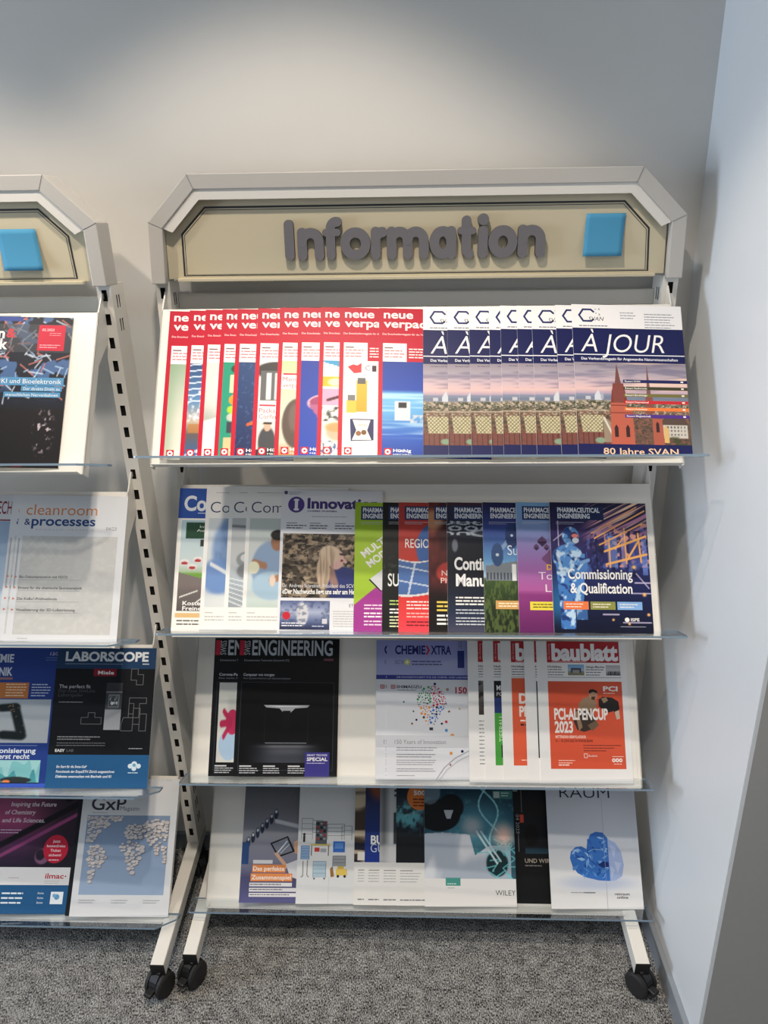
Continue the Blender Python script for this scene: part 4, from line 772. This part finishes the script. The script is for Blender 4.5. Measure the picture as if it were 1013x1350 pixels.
# ---- bottom shelf
def p_tablet(U, V):
    C = grad(V, [(0, (86, 88, 94)), (.3, (104, 106, 114)), (.5, (140, 142, 152)), (.7, (128, 130, 150)), (.82, (76, 76, 110)), (1, (92, 92, 140))])
    for k in range(7): x, y = .1 + k * .075, .56 - k * .035; C = lay(C, ell(U, V, x, y, .035, .04, .1), (44, 50, 70)); C = lay(C, ell(U, V, x, y - .02, .018, .012), (206, 212, 222))
    C = lay(C, box_(U, V, 0, .12, .56, .72), (48, 78, 130)); C = lay(C, seg(U, V, .55, .40, .95, .44, .02), (200, 200, 206)); return C
p = Print((120, 122, 132)); p.pic(0, 0, 210, 297, lambda U, V: p_tablet(U * 1.5, V), 1.6); p.poly([(66, 168), (108, 152), (126, 186), (86, 200)], (34, 34, 38)); p.poly([(71, 170), (106, 156), (120, 185), (88, 195)], (120, 126, 140)); p.line([(84, 190), (106, 164)], 3, (206, 214, 226)); p.line([(92, 190), (112, 170)], 1.6, (206, 214, 226)); p.poly([(76, 190), (84, 188), (112, 218), (106, 224)], (214, 172, 146)); p.poly([(106, 214), (133, 204), (133, 246), (116, 240)], (212, 212, 218)); p.poly([(122, 166), (133, 160), (133, 192), (126, 190)], (206, 160, 132))
p.rect(28, 205, 46, 8, (226, 224, 226)); p.rect(27, 215, 78, 17, (226, 142, 84)); p.text('Das perfekte', 29, 228, 9, (246, 232, 220), w=74, bold=.02); p.rect(24, 234, 98, 17, (226, 142, 84)); p.text('Zusammenspiel', 26, 247, 9, (246, 232, 220), w=93, bold=.02)
for i, w in enumerate((100, 112, 130)): p.rect(22, 254 + i * 11, w, 8, (226, 225, 228)); p.bars(24, 256.5 + i * 11, w - 10, 1, 4, (110, 108, 116), 2.2)
G4 = 'overlapping magazines on the bottom shelf'
place(3, -.4048, .21, .297, p, 'grey magazine with hands holding a tablet and an orange headline', G4, base=.003)
def draw_shop(p):
    def rackd(x, y, w, h, n, c, fill=None, lw=.9):
        if fill: p.rect(x, y, w, h, fill)
        p.line([(x, y + h), (x, y), (x + w, y), (x + w, y + h)], lw, c)
        for k in range(1, n + 1): p.line([(x, y + h * k / (n + 1)), (x + w, y + h * k / (n + 1))], lw * .8, c)
    g = (84, 88, 96)
    rackd(8, 112, 26, 46, 3, g); rackd(34, 116, 24, 36, 3, g); rackd(42, 118, 26, 50, 5, (60, 64, 70), (92, 97, 104)); rackd(70, 124, 40, 34, 3, g); rackd(104, 128, 24, 30, 2, g)
    for k in range(5):
        for m in range(3): p.rect(44 + m * 8, 121 + k * 8.4, 5.6, 4.6, [(40, 44, 50), (150, 154, 160), (176, 64, 60)][(k * 2 + m) % 3])
    p.rect(30, 168, 46, 4, (206, 192, 120)); p.rect(32, 172, 2, 22, g); p.rect(72, 172, 2, 22, g); rackd(8, 172, 20, 30, 4, (86, 118, 166), (134, 164, 202)); p.rect(84, 162, 28, 24, (56, 110, 194)); p.rect(88, 166, 20, 12, (96, 146, 214)); p.rect(40, 176, 12, 9, (188, 62, 62)); p.rect(54, 178, 14, 8, (160, 166, 176))
    rackd(38, 206, 30, 34, 3, (96, 126, 150), (176, 198, 212)); p.disc(41, 243, 2, g, 10); p.disc(65, 243, 2, g, 10); p.line([(14, 206), (14, 238), (10, 240)], 1.4, g); p.line([(24, 204), (24, 236), (28, 240)], 1.4, g); rackd(84, 194, 30, 22, 2, (60, 62, 66), (150, 154, 160)); p.rect(92, 222, 26, 14, (224, 194, 96)); p.rect(96, 216, 14, 6, (206, 176, 80)); p.disc(97, 238, 3, (40, 42, 46), 12); p.disc(113, 238, 3, (40, 42, 46), 12); p.poly([(78, 222), (84, 216), (88, 238), (80, 240)], (150, 110, 60)); p.rect(12, 150, 5, 14, (50, 52, 60)); p.disc(14.5, 147, 3, (50, 52, 60), 10)
    p.line([(76, 240), (75, 297)], .5, (180, 180, 178))
p = Print((220, 222, 223)); draw_shop(p); p.rect(10, 22, 66, 10, (150, 156, 166)); p.text('www.bott.ch', 12, 30, 7, (40, 48, 90), w=62, bold=.01); place(3, -.2717, .21, .297, p, 'white magazine with small workshop shelving and equipment pictures', G4, base=.003)
def strip_cover(fn, foot=True):
    p = Print((226, 225, 222)); p.pic(0, 0, 210, 206, fn, 2.4); p.rect(10, 222, 30, 2.2, (150, 152, 156)); p.bars(10, 228, 50, 4, 6, (170, 172, 176), 1.8); p.bars(10, 284, 120, 1, 4, (120, 122, 130), 2.6); return p
p = strip_cover(lambda U, V: lay(lay(full(U, (70, 58, 50)), sm(.4, .6, vnoise(U, V, 3, 16, 5)), (196, 180, 156)), sm(.55, .7, vnoise(U, V, 4, 12, 15)), (30, 32, 50))); p.rect(8, 184, 20, 18, (236, 232, 224)); place(3, -.1368, .21, .297, p, 'narrow strip of a magazine with stacked brown boards', G4, base=.003)
p = strip_cover(lambda U, V: lay(grad(V, [(0, (34, 30, 60)), (.5, (36, 56, 112)), (1, (34, 60, 150))]), ell(U, V, .18, .16, .14, .16, .5) * .8, (176, 92, 50))); p.text('BUYERS', 14, 166, 18, WHITE, w=84, bold=.03); p.text('GUIDE', 14, 184, 18, (206, 216, 236), w=66, bold=-.006); place(3, -.1120, .21, .297, p, 'narrow strip of a blue guide magazine with an orange glow', G4, base=.003)
p = strip_cover(lambda U, V: lay(lay(lay(grad(U, [(0, (150, 152, 156)), (.05, (110, 112, 116)), (.12, (196, 198, 200)), (1, (170, 172, 176))]), sm(.8, 1, V) * .5, (220, 220, 222)), box_(U, V, .16, .5, .46, .8), (56, 58, 64)), ell(U, V, .12, .9, .2, .1) * .5, (226, 226, 228))); p.bars(34, 22, 50, 4, 11, (60, 62, 74), 5); place(3, -.0767, .21, .297, p, 'narrow strip of a silver grey magazine with a dark screen', G4, base=.003)
p = strip_cover(lambda U, V: lay(lay(lay(grad(V, [(0, (34, 34, 44)), (.5, (40, 60, 72)), (.75, (22, 26, 32)), (1, (26, 30, 36))]), ell(U, V, .12, .5, .2, .14, .5) * sm(.35, .6, fbm(U, V, 20, 20, 7)), (96, 170, 180)), box_(U, V, .25, .9, .4, .72) * (((U * 26) % 1) < .4) * .5, (70, 76, 86)), seg(U, V, .1, .5, .5, .36, .012) * .6, (140, 190, 200))); p.disc(56, 60, 30, (214, 120, 56), 26); p.text('500', 42, 56, 10, WHITE, w=28, bold=.03); p.bars(40, 64, 34, 3, 7, (120, 58, 30), 3.4); place(3, -.0378, .21, .297, p, 'strip of a dark magazine with a round orange badge', G4, base=.003)
def p_dna(U, V):
    C = lay(grad(V, [(0, (24, 44, 60)), (.5, (34, 78, 96)), (1, (60, 96, 110))]), ell(U, V, .55, .55, .4, .25, .6) * .7, (86, 150, 168)); C = lay(C, sm(.6, .8, fbm(U, V, 14, 14, 3)) * .25, (120, 190, 200))
    coat = np.maximum(((V > .58 + .06 * np.abs(U - .2)) & (U < .5 + (V - .6) * .3)).astype(float), ((V > .80 - .1 * sm(.5, .75, U)) & (U < .95)).astype(float)); C = lay(C, coat, (172, 182, 196)); C = lay(C, coat * sm(.4, .7, vnoise(U + V * .3, V, 9, 3, 5)) * .8, (226, 228, 234))
    C = lay(C, ell(U, V, .16, .42, .24, .15, .05), (18, 24, 30)); C = lay(C, ell(U, V, .3, .34, .14, .12, .1), (16, 22, 28)); C = lay(C, ((np.abs(U - .27) < .05 - (V - .38) * .4) & (V > .37) & (V < .45)).astype(float), (190, 196, 204)); C = lay(C, ell(U, V, .06, .2, .12, .12, .1) * .6, (150, 166, 180)); C = lay(C, ell(U, V, .80, .86, .12, .12, .1), (26, 52, 58))
    for k in range(2):
        t = np.linspace(0, 1, 18); xs = .62 + .12 * np.cos(t * 7 + k * math.pi) * (1 - t * .3) + t * .22; ys = .02 + t * .75
        for a in range(17): C = lay(C, seg(U, V, xs[a], ys[a], xs[a + 1], ys[a + 1], .012) * .8, (150, 214, 222))
    for k in range(26):
        a = _rng.uniform(.7, 1.0); b = _rng.uniform(.66, .98); C = lay(C, seg(U, V, a, b, a + _rng.uniform(-.14, .14), b + _rng.uniform(-.12, .12), .008) * .8, (120, 206, 214))
    C = lay(C, seg(U, V, .58, .57, .80, .86, .014), (206, 226, 230)); C = lay(C, seg(U, V, .63, .57, .84, .84, .012), (190, 214, 220)); C = lay(C, ell(U, V, .53, .52, .10, .08, .8) * .7, (214, 206, 206)); return lay(C, ell(U, V, .88, .60, .10, .09, .9), (246, 206, 190))
p = Print((228, 227, 225)); p.pic(0, 0, 210, 238, p_dna, 1.2); p.rect(162, 44, 46, 18, (62, 118, 112)); p.rect(164, 46, 14, 14, (170, 190, 186)); p.bars(182, 48, 22, 2, 6, (190, 216, 210), 2); p.rect(48, 236, 34, 17, (74, 150, 140)); p.bars(52, 248, 26, 1, 4, (206, 230, 226), 2); p.bars(52, 257, 22, 1, 4, (170, 172, 174), 1.4); p.text('WILEY', 162, 273, 11, (66, 64, 66), w=46, bold=-.004)
place(3, .0296, .2145, .297, p, 'dark teal magazine with glowing strands and a white-coated person', G4, base=.004, t=0.0016)
p = Print((20, 21, 24)); p.rect(60, 18, 12, 34, (110, 140, 142)); p.text('04 2023', 66, 104, 8, (150, 152, 158), w=42, rot=-90); p.rect(80, 40, 2, 60, (84, 86, 92)); p.rect(76, 104, 9, 18, (196, 72, 56)); p.rect(70, 140, 1.6, 46, (120, 122, 130)); p.pic(86, 110, 80, 80, lambda U, V: lay(lay(full(U, (20, 22, 28)), ell(U, V, .2, .5, .22, .3, .2), (10, 10, 12)), sm(.8, .9, V) * .6, (56, 96, 116)), 2.5); p.text('UND WIR', 84, 210, 9, (176, 164, 150), w=60, bold=.01); p.bars(84, 215, 50, 1, 5, (130, 124, 118), 2.4)
place(3, .1850, .205, .297, p, 'black magazine between the teal laboratory cover and the white cover', G4, base=-.0005, phi=0.0)
def p_glove(U, V):
    C = grad(V, [(0, (190, 195, 206)), (.55, (206, 209, 216)), (.75, (222, 223, 225)), (1, (228, 228, 229))]); return lay(C, ell(U, V, .52, .815, .36, .05, .6) * .4, (140, 162, 208))
def draw_glove(p):
    p.poly([(138, 147), (156, 156), (168, 176), (172, 204), (166, 228), (150, 237), (138, 238)], (160, 178, 218))
    for a in ([(142, 160), (156, 168), (150, 190)], [(150, 196), (166, 200), (156, 222)], [(140, 206), (150, 214), (142, 232)]): p.poly(a, (182, 196, 228))
    p.poly([(48, 190), (51, 176), (62, 166), (76, 164), (88, 170), (90, 156), (98, 138), (112, 132), (128, 134), (138, 146), (138, 238), (112, 237), (84, 231), (64, 222), (53, 208)], (56, 112, 190))
    rr = np.random.RandomState(8)
    for k in range(64):
        x, y = rr.uniform(54, 134), rr.uniform(138, 232)
        if x < 90 and y < 172 - (x - 60) * .05: continue
        if x < 70 and y > 214: continue
        a = rr.uniform(0, 6.28); l, w = rr.uniform(5, 15), rr.uniform(1.4, 4.5); c = [(118, 166, 224), (36, 82, 158), (82, 138, 208), (46, 98, 178), (150, 190, 234)][k % 5]
        q = [(x + l * math.cos(a), y + l * math.sin(a)), (x - w * math.sin(a), y + w * math.cos(a)), (x - l * .6 * math.cos(a), y - l * .6 * math.sin(a)), (x + w * math.sin(a), y - w * math.cos(a))]
        q = [(min(max(u, 52), 137), min(max(v, 140), 233)) for u, v in q]
        if any(u < 88 and v < 168 for u, v in q): continue
        p.poly(q, c); p.k -= .7
    p.poly([(112, 204), (124, 196), (137, 198), (137, 208), (122, 210)], (24, 48, 112)); p.line([(90, 172), (94, 192), (108, 206)], 1.6, (30, 70, 146)); p.line([(92, 176), (104, 170), (126, 172)], 1.2, (150, 190, 234))
p = Print((206, 209, 216)); p.pic(0, 0, 210, 297, p_glove, 3); draw_glove(p); p.text('REIN', 38, 26, 20, (46, 48, 60), w=84, bold=-.008); p.text('RAUM', 32, 57, 24, (40, 42, 54), w=118, bold=-.006); p.line([(130, 57), (128, 297)], .8, (150, 158, 178)); p.bars(46, 262, 60, 1, 4, (150, 152, 160), 1.6); p.rect(76, 262, 26, 1.8, (80, 84, 96)); p.text('reinraum', 146, 268, 5.5, (60, 62, 72), w=34, bold=.015); p.text('online', 150, 275, 5.5, (60, 62, 72), w=26, bold=.015)
place(3, .3209, .2145, .297, p, 'pale magazine with a crumpled blue plastic glove, last on the right', G4, base=.004, t=0.0018)

# ---- left rack
LD = -.045
def p_neuro(U, V):
    C = lay(full(U, (24, 30, 44)), sm(.55, .62, fbm(U, V, 10, 12, 5)) * sm(.6, .4, V), (74, 104, 150))
    for k in range(110):
        a, b = _rng.uniform(.1, 1), _rng.uniform(0, .56); C = lay(C, seg(U, V, a, b, a + _rng.uniform(-.12, .12), b + _rng.uniform(-.08, .08), .007) * .8, [(166, 196, 226), (206, 216, 230), (206, 120, 110)][k % 3])
    C = lay(C, sm(.58, .64, V), (26, 24, 28)); C = lay(C, sm(.6, .75, fbm(U, V, 40, 40, 6)) * ell(U, V, .84, .76, .08, .14, .4), (190, 176, 184)); C = lay(C, box_(U, V, .3, 1, .05, .24) * .6, (80, 82, 88)); return lay(C, sm(.02, -.02, U - (.34 - .12 * np.clip((.35 - V) * 8, 0, 1))) * sm(.25, .3, V), (176, 194, 214))
p = Print((30, 34, 44)); p.pic(0, 0, 210, 297, p_neuro, 1.2); p.rect(0, 0, 120, 9, (50, 74, 150)); p.text('Medizin', 4, 44, 20, WHITE, w=86, bold=.03); p.text('&', 93, 42, 17, (206, 60, 72), bold=.03); p.text('Technik', 11, 66, 20, WHITE, w=86, bold=.03); p.rect(150, 16, 48, 52, (206, 38, 66)); p.text('02.2023', 156, 28, 4.6, (240, 200, 206), w=22, bold=.02); p.bars(170, 32, 24, 2, 4, (236, 160, 172), 1.2); p.bars(154, 56, 38, 2, 4.5, (236, 180, 190), 1.6)
p.rect(92, 122, 112, 16, (84, 146, 190)); p.text('KI und Bioelektronik', 94, 134, 9, WHITE, w=106); p.rect(130, 139, 72, 10, (84, 146, 190)); p.text('Der direkte Draht zu', 134, 147, 5.5, WHITE, w=64); p.rect(100, 151, 100, 10, (84, 146, 190)); p.text('menschlichen Nervenbahnen', 104, 159, 5.5, WHITE, w=92); p.rect(128, 290, 18, 5, (196, 44, 56))
place(0, -.8600, .218, .297, p, 'dark magazine with blue nerve threads and a red square', 'magazines on the left rack', dy=LD, dz=-.004)
place(0, -.8520, .218, .296, Print((150, 152, 156)), 'thin grey magazine edge behind the nerve thread magazine', 'magazines on the left rack', dy=LD, base=-.003, phi=R(.6))
def clean():
    p = Print((212, 215, 220)); p.text('cleanroom', 14, 41, 22, (206, 134, 86), w=138, bold=.0); p.text('&', 12, 62, 13, (40, 72, 128), bold=.01); p.text('processes', 26, 63, 19, (40, 72, 128), w=124, bold=.02); p.text('R E I N R A U M  /  P R O Z E S S E', 36, 73, 3, (160, 164, 172), w=112); p.text('04/23', 172, 72, 7, (110, 110, 114), w=20, bold=-.006)
    p.rect(4, 90, 3, 100, (170, 174, 178))
    def pat(U, V):
        C = lay(full(U, (192, 193, 192)), sm(.45, .7, fbm(U, V, 22, 30, 4)) * .4, (206, 206, 204)); g = np.minimum(np.abs(((U * 9 + V * 8) % 1) - .5), np.abs(((U * 9 - V * 8) % 1) - .5)); return lay(C, (g < .05) * sm(.6, .1, U) * sm(.5, .1, V) * .5, (214, 214, 212))
    p.pic(12, 85, 184, 198, pat, 1.8)
    for i, tx in enumerate(('Bio-Dekontamination mit H2O2', 'Einsatz für die chemische Spurenanalytik', 'Die KeBo²-Prüfmethode', 'Visualisierung der 3D-Luftströmung')):
        y = 171 + i * 22; p.text(tx, 14, y, 5.2, (70, 72, 78), w=(92, 122, 76, 112)[i], bold=.012); p.rect(14, y + 3, 118, .8, (150, 152, 156)); p.poly([(5, y - 5), (10, y - 2.5), (5, y)], (206, 120, 90))
    p.bars(22, 290, 26, 1, 4, (170, 172, 176), 1.4); return p
p = Print((206, 210, 216)); p.text('PROZESSTECHNIK G', 60, 40, 26, (130, 50, 66), w=138, bold=.01); p.rect(0, 52, 210, 3, (130, 50, 66)); p.pic(0, 56, 210, 241, lambda U, V: lay(grad(V, [(0, (150, 172, 200)), (.5, (176, 196, 216)), (1, (216, 216, 214))]), ell(U, V, .96, .56, .08, .1), (206, 150, 70)), 3)
place(1, -.9870, .218, .297, p, 'pale blue magazine at the left picture edge with a dark red title', 'magazines on the left rack', dy=LD)
cc = clean(); cmm = place(1, -.8190, .218, .297, cc, 'covered pale cleanroom magazine just behind its identical twin', 'pale grey cleanroom magazines on the left rack', dy=LD, dz=-.002)
place(1, -.8025, .218, .297, cc, 'pale grey cleanroom magazine with an orange and blue title in full view', 'pale grey cleanroom magazines on the left rack', dy=LD, meshes=cmm, dz=-.003)
def p_arm(U, V):
    C = full(U, (176, 184, 190)); C = lay(C, seg(U, V, .55, .2, .76, .18, .12), (26, 34, 36)); C = lay(C, seg(U, V, .76, .18, .9, .75, .11), (28, 36, 38)); C = lay(C, seg(U, V, .62, .82, .9, .84, .13), (28, 36, 38)); C = lay(C, sm(.72, .8, fbm(U, V, 20, 20, 3)) * np.maximum.reduce([seg(U, V, .55, .2, .76, .18, .1), seg(U, V, .76, .18, .9, .75, .1)]), (150, 120, 90)); return C
def p_plant(U, V):
    C = lay(full(U, (126, 190, 194)), box_(U, V, .0, 1, .0, 1) * (vnoise(U, V * 0, 14, 1, 5) > V * 1.1 + .0), (156, 206, 208)); C = lay(C, (vnoise(U, V * 0, 12, 1, 8) > 1.25 - V).astype(float), (74, 150, 160)); C = lay(C, ell(U, V, .7, .85, .2, .14, .1), (44, 52, 54)); C = lay(C, ell(U, V, .58, .92, .05, .07), (226, 130, 80)); return lay(C, sm(.95, .97, V), (30, 40, 50))
p = Print((38, 62, 134)); p.text('CHEMIE', 82, 33, 17, (206, 214, 226), w=66, bold=.03, al='r'); p.text('TECHNIK', 82, 62, 17, (206, 214, 226), w=70, bold=.03, al='r'); p.text('12/24', 158, 17, 6.5, (200, 208, 226), w=24, shear=.2); p.bars(150, 22, 34, 2, 5, (110, 130, 180), 1.2); p.rect(40, 66, 44, 5, (150, 110, 110)); p.rect(20, 77, 126, 34, (190, 118, 66)); p.bars(72, 80, 44, 5, 6, (236, 206, 176), 2)
p.rect(120, 77, 52, 34, (38, 62, 134)); p.bars(126, 80, 40, 5, 6, (196, 206, 226), 2); p.pic(0, 113, 170, 92, lambda U, V: p_arm(U * 1.36, V), 1.5); p.text('Dekarbonisierung', 18, 226, 10, (222, 228, 236), w=130, bold=.02); p.text('– jetzt erst recht', 26, 238, 10, (222, 228, 236), w=110, bold=.02, shear=.12); p.rect(60, 210, 90, 1, (140, 160, 200)); p.pic(0, 241, 160, 48, p_plant, 1.5); p.rect(0, 289, 210, 8, (58, 90, 190))
place(2, -.9700, .217, .297, p, 'blue magazine with a dark robotic arm at the left picture edge', 'magazines on the left rack', dy=LD)
p = Print((20, 22, 26)); p.rect(0, 0, 210, 46, (34, 62, 96)); p.text('LABORSCOPE', 18, 29, 19, (222, 227, 232), w=176, bold=.035); p.bars(18, 35, 140, 1, 4, (140, 160, 184), 1.2); p.rect(182, 34, 14, 2.4, (190, 204, 216)); p.rect(80, 46, 48, 16, (128, 26, 42)); p.text('Miele', 89, 58, 7.5, (230, 224, 224), w=34, bold=.03)
p.text('The perfect fit', 10, 88, 7.5, (196, 196, 198), w=66, bold=-.004); p.text('Der neue SlimLine', 10, 97, 7, (84, 84, 88), w=76, bold=-.008); p.text('Laborspüler', 10, 106, 7, (84, 84, 88), w=52, bold=-.008); p.bars(12, 117, 60, 1, 4, (150, 150, 154), 1.6)
p.pic(110, 76, 34, 100, lambda U, V: lay(lay(lay(grad(V, [(0, (56, 56, 60)), (.18, (50, 50, 54)), (.2, (150, 150, 154)), (.22, (56, 56, 60)), (.56, (70, 70, 74)), (.58, (150, 152, 156)), (1, (170, 172, 176))]), box_(U, V, .15, .85, .25, .53), (120, 124, 128)), box_(U, V, .22, .78, .28, .5), (64, 68, 72)), sm(.5, .65, fbm(U, V, 8, 14, 3)) * box_(U, V, .25, .75, .3, .48), (190, 194, 198)), 1.6)
lc = (112, 112, 116)
for r_ in ([(160, 46), (174, 46), (174, 58), (186, 58), (186, 80), (172, 80), (172, 70), (160, 70)], [(62, 150), (76, 150), (76, 140), (90, 140), (90, 150), (104, 150), (104, 164), (62, 164)], [(160, 108), (196, 108), (196, 120), (182, 120), (182, 150), (160, 150)], [(150, 150), (170, 150), (170, 178), (146, 178), (146, 164)], [(170, 130), (184, 130), (184, 164), (170, 164)], [(184, 142), (198, 142), (198, 178), (184, 178)], [(160, 120), (170, 120), (170, 142), (160, 142)]): p.line(r_, 1.1, lc, True)
p.bars(16, 190, 90, 2, 5, (160, 160, 164), 1.8); p.bars(16, 203, 120, 2, 5, (120, 120, 124), 1.5); p.text('EASY', 14, 222, 5.5, (226, 226, 228), w=20, bold=.03); p.text('LAB', 38, 222, 5.5, (110, 110, 114), w=14); p.bars(166, 214, 34, 1, 4, (170, 170, 174), 1.6); p.rect(0, 228, 210, 69, (38, 88, 134))
for i, (tx, w) in enumerate((('Ein Start für die Swiss-GxP', 62), ('Forschende der Empa/ETH Zürich ausgezeichnet', 120), ('Diabetes untersuchen mit Bierhefe und KI', 114))): p.text(tx, 20, 255 + i * 10, 5, (232, 238, 242), w=w, bold=.015, shear=.12)
for x, y, r_ in ((172, 251, 5), (180, 247, 6), (189, 251, 5), (180, 256, 5)): p.disc(x, y, r_, (206, 222, 232))
p.disc(180, 249, 3.4, (96, 158, 190)); p.bars(168, 264, 26, 1, 4, (206, 222, 232), 1.6)
place(2, -.7850, .217, .297, p, 'black and blue laboratory magazine with a grey washer and outline blocks', 'magazines on the left rack', dy=LD)
def p_lens(U, V):
    C = lay(grad(V, [(0, (120, 70, 96)), (.4, (160, 70, 110)), (.7, (90, 50, 84)), (1, (40, 34, 52))]), sm(.3, .9, U) * .85, (34, 30, 40)); C = lay(C, seg(U, V, .1, .78, 1.0, .16, .05), (26, 22, 30)); C = lay(C, seg(U, V, .2, .86, 1.0, .30, .03), (150, 70, 120)); C = lay(C, ell(U, V, .66, .86, .08, .10, .1), (130, 90, 120)); C = lay(C, ell(U, V, .64, .84, .05, .07, .1), (44, 36, 50)); return lay(C, ell(U, V, .88, .06, .05, .08, .1), (20, 18, 24))
p = Print((232, 230, 230)); p.rect(0, 0, 210, 30, (34, 62, 96)); p.pic(0, 30, 210, 168, p_lens, 2.0); p.text('Inspiring the Future', 52, 64, 9.5, (222, 208, 218), w=104, bold=.01, shear=.15); p.text('of Chemistry', 40, 82, 9.5, (222, 208, 218), w=70, bold=.01, shear=.15); p.text('and Life Sciences.', 36, 100, 9.5, (222, 208, 218), w=98, bold=.01, shear=.15); p.bars(36, 116, 50, 2, 6, (206, 180, 200), 2); p.disc(168, 158, 28, (196, 38, 62), 30, 31)
for i, tx in enumerate(('Jetzt', 'kostenfreies', 'Ticket', 'sichern!')): p.text(tx, 168, 144 + i * 10, 5.5, (250, 230, 234), al='c', w=(17, 42, 24, 28)[i], bold=.015)
p.bars(155, 181, 26, 1, 4, (250, 220, 226), 2); p.text('ilmac', 152, 222, 11, (190, 52, 62), w=42, bold=.02); p.disc(198, 217, 1.8, (190, 52, 62), 10); p.bars(152, 227, 40, 2, 4.5, (190, 190, 194), 1.2); p.bars(70, 220, 30, 1, 5, (206, 170, 176), 1.4); p.rect(0, 236, 210, 61, (38, 88, 134))
for i in range(3): p.bars(60, 252 + i * 10, 56, 1, 5, (226, 234, 240), 3.4); p.text('Seite', 140, 255 + i * 10, 4, (226, 234, 240), w=14, shear=.15)
p.rect(170, 250, 28, 26, (226, 232, 238)); p.disc(184, 261, 6, (96, 150, 190)); p.disc(178, 258, 4, (120, 166, 200))
place(3, -1.0180, .216, .297, p, 'purple and blue trade fair magazine with a round red badge', 'magazines on the left rack', dy=LD, base=.001)
place(3, -.7985, .218, .297, Print((30, 31, 36)), 'thin dark magazine strip left of the pebble world map magazine', 'magazines on the left rack', dy=LD, base=.0025)
def gxp():
    p = Print((216, 218, 221)); p.text('1-2 / 2023', 164, 4.5, 3.4, (170, 172, 178), w=28); p.text('GxP', 20, 70, 27, (56, 58, 70), w=76, bold=.012); p.text('Magazin', 84, 71, 9, (70, 72, 84), w=42, bold=-.004); p.bars(24, 76, 44, 1, 4, (160, 162, 168), 1.4); p.pic(14, 82, 182, 170, lambda U, V: grad(V, [(0, (130, 150, 178)), (.5, (140, 160, 188)), (1, (150, 170, 196))]), 8)
    rr = np.random.RandomState(4)
    conts = [[(16, 84), (70, 84), (58, 108), (44, 120), (36, 130), (30, 142), (18, 136), (14, 110)], [(62, 84), (96, 84), (84, 96), (70, 94)], [(26, 150), (40, 148), (60, 160), (64, 172), (56, 186), (44, 204), (40, 226), (34, 226), (32, 200), (24, 172)],
             [(92, 144), (108, 138), (134, 142), (146, 152), (140, 170), (132, 188), (124, 206), (116, 208), (112, 188), (106, 166), (94, 156)], [(98, 118), (108, 104), (126, 100), (140, 108), (136, 130), (118, 134), (104, 132)], [(138, 96), (164, 90), (196, 94), (196, 140), (184, 138), (176, 150), (168, 140), (158, 146), (150, 136), (142, 122)], [(168, 146), (176, 146), (176, 168), (170, 164)], [(184, 150), (196, 146), (196, 186), (188, 180)]]
    def inside(x, y, P):
        c = False
        for (x0, y0), (x1, y1) in zip(P, P[1:] + P[:1]):
            if (y0 > y) != (y1 > y) and x < (x1 - x0) * (y - y0) / (y1 - y0) + x0: c = not c
        return c
    for P in conts:
        xs = [a for a, b in P]; ys = [b for a, b in P]; got = []
        for _ in range(600):
            x, y, r_ = rr.uniform(min(xs), max(xs)), rr.uniform(min(ys), max(ys)), rr.uniform(3.0, 6.2)
            if inside(x, y, P) and not any((x - a) ** 2 + ((y - b) * 1.3) ** 2 < (.78 * (r_ + c)) ** 2 for a, b, c in got) and x - r_ > 14 and x + r_ < 196 and y - r_ > 82:
                got.append((x, y, r_)); g = rr.uniform(-12, 12)
                p.disc(x + .8, y + 1.2, r_, (112, 112, 116), 10, r_ * .75); p.k -= .6; p.disc(x, y, r_, (206 + g, 198 + g, 196 + g), 12, r_ * .75); p.k -= .6
    for x in (16, 86, 154): p.bars(x, 262, 36, 2, 5, (176, 178, 182), 1.4)
    return p
place(3, -.7875, .2255, .300, gxp(), 'white magazine with a world map made of pale pebbles', 'magazines on the left rack', dy=LD, base=.004, t=0.0018)
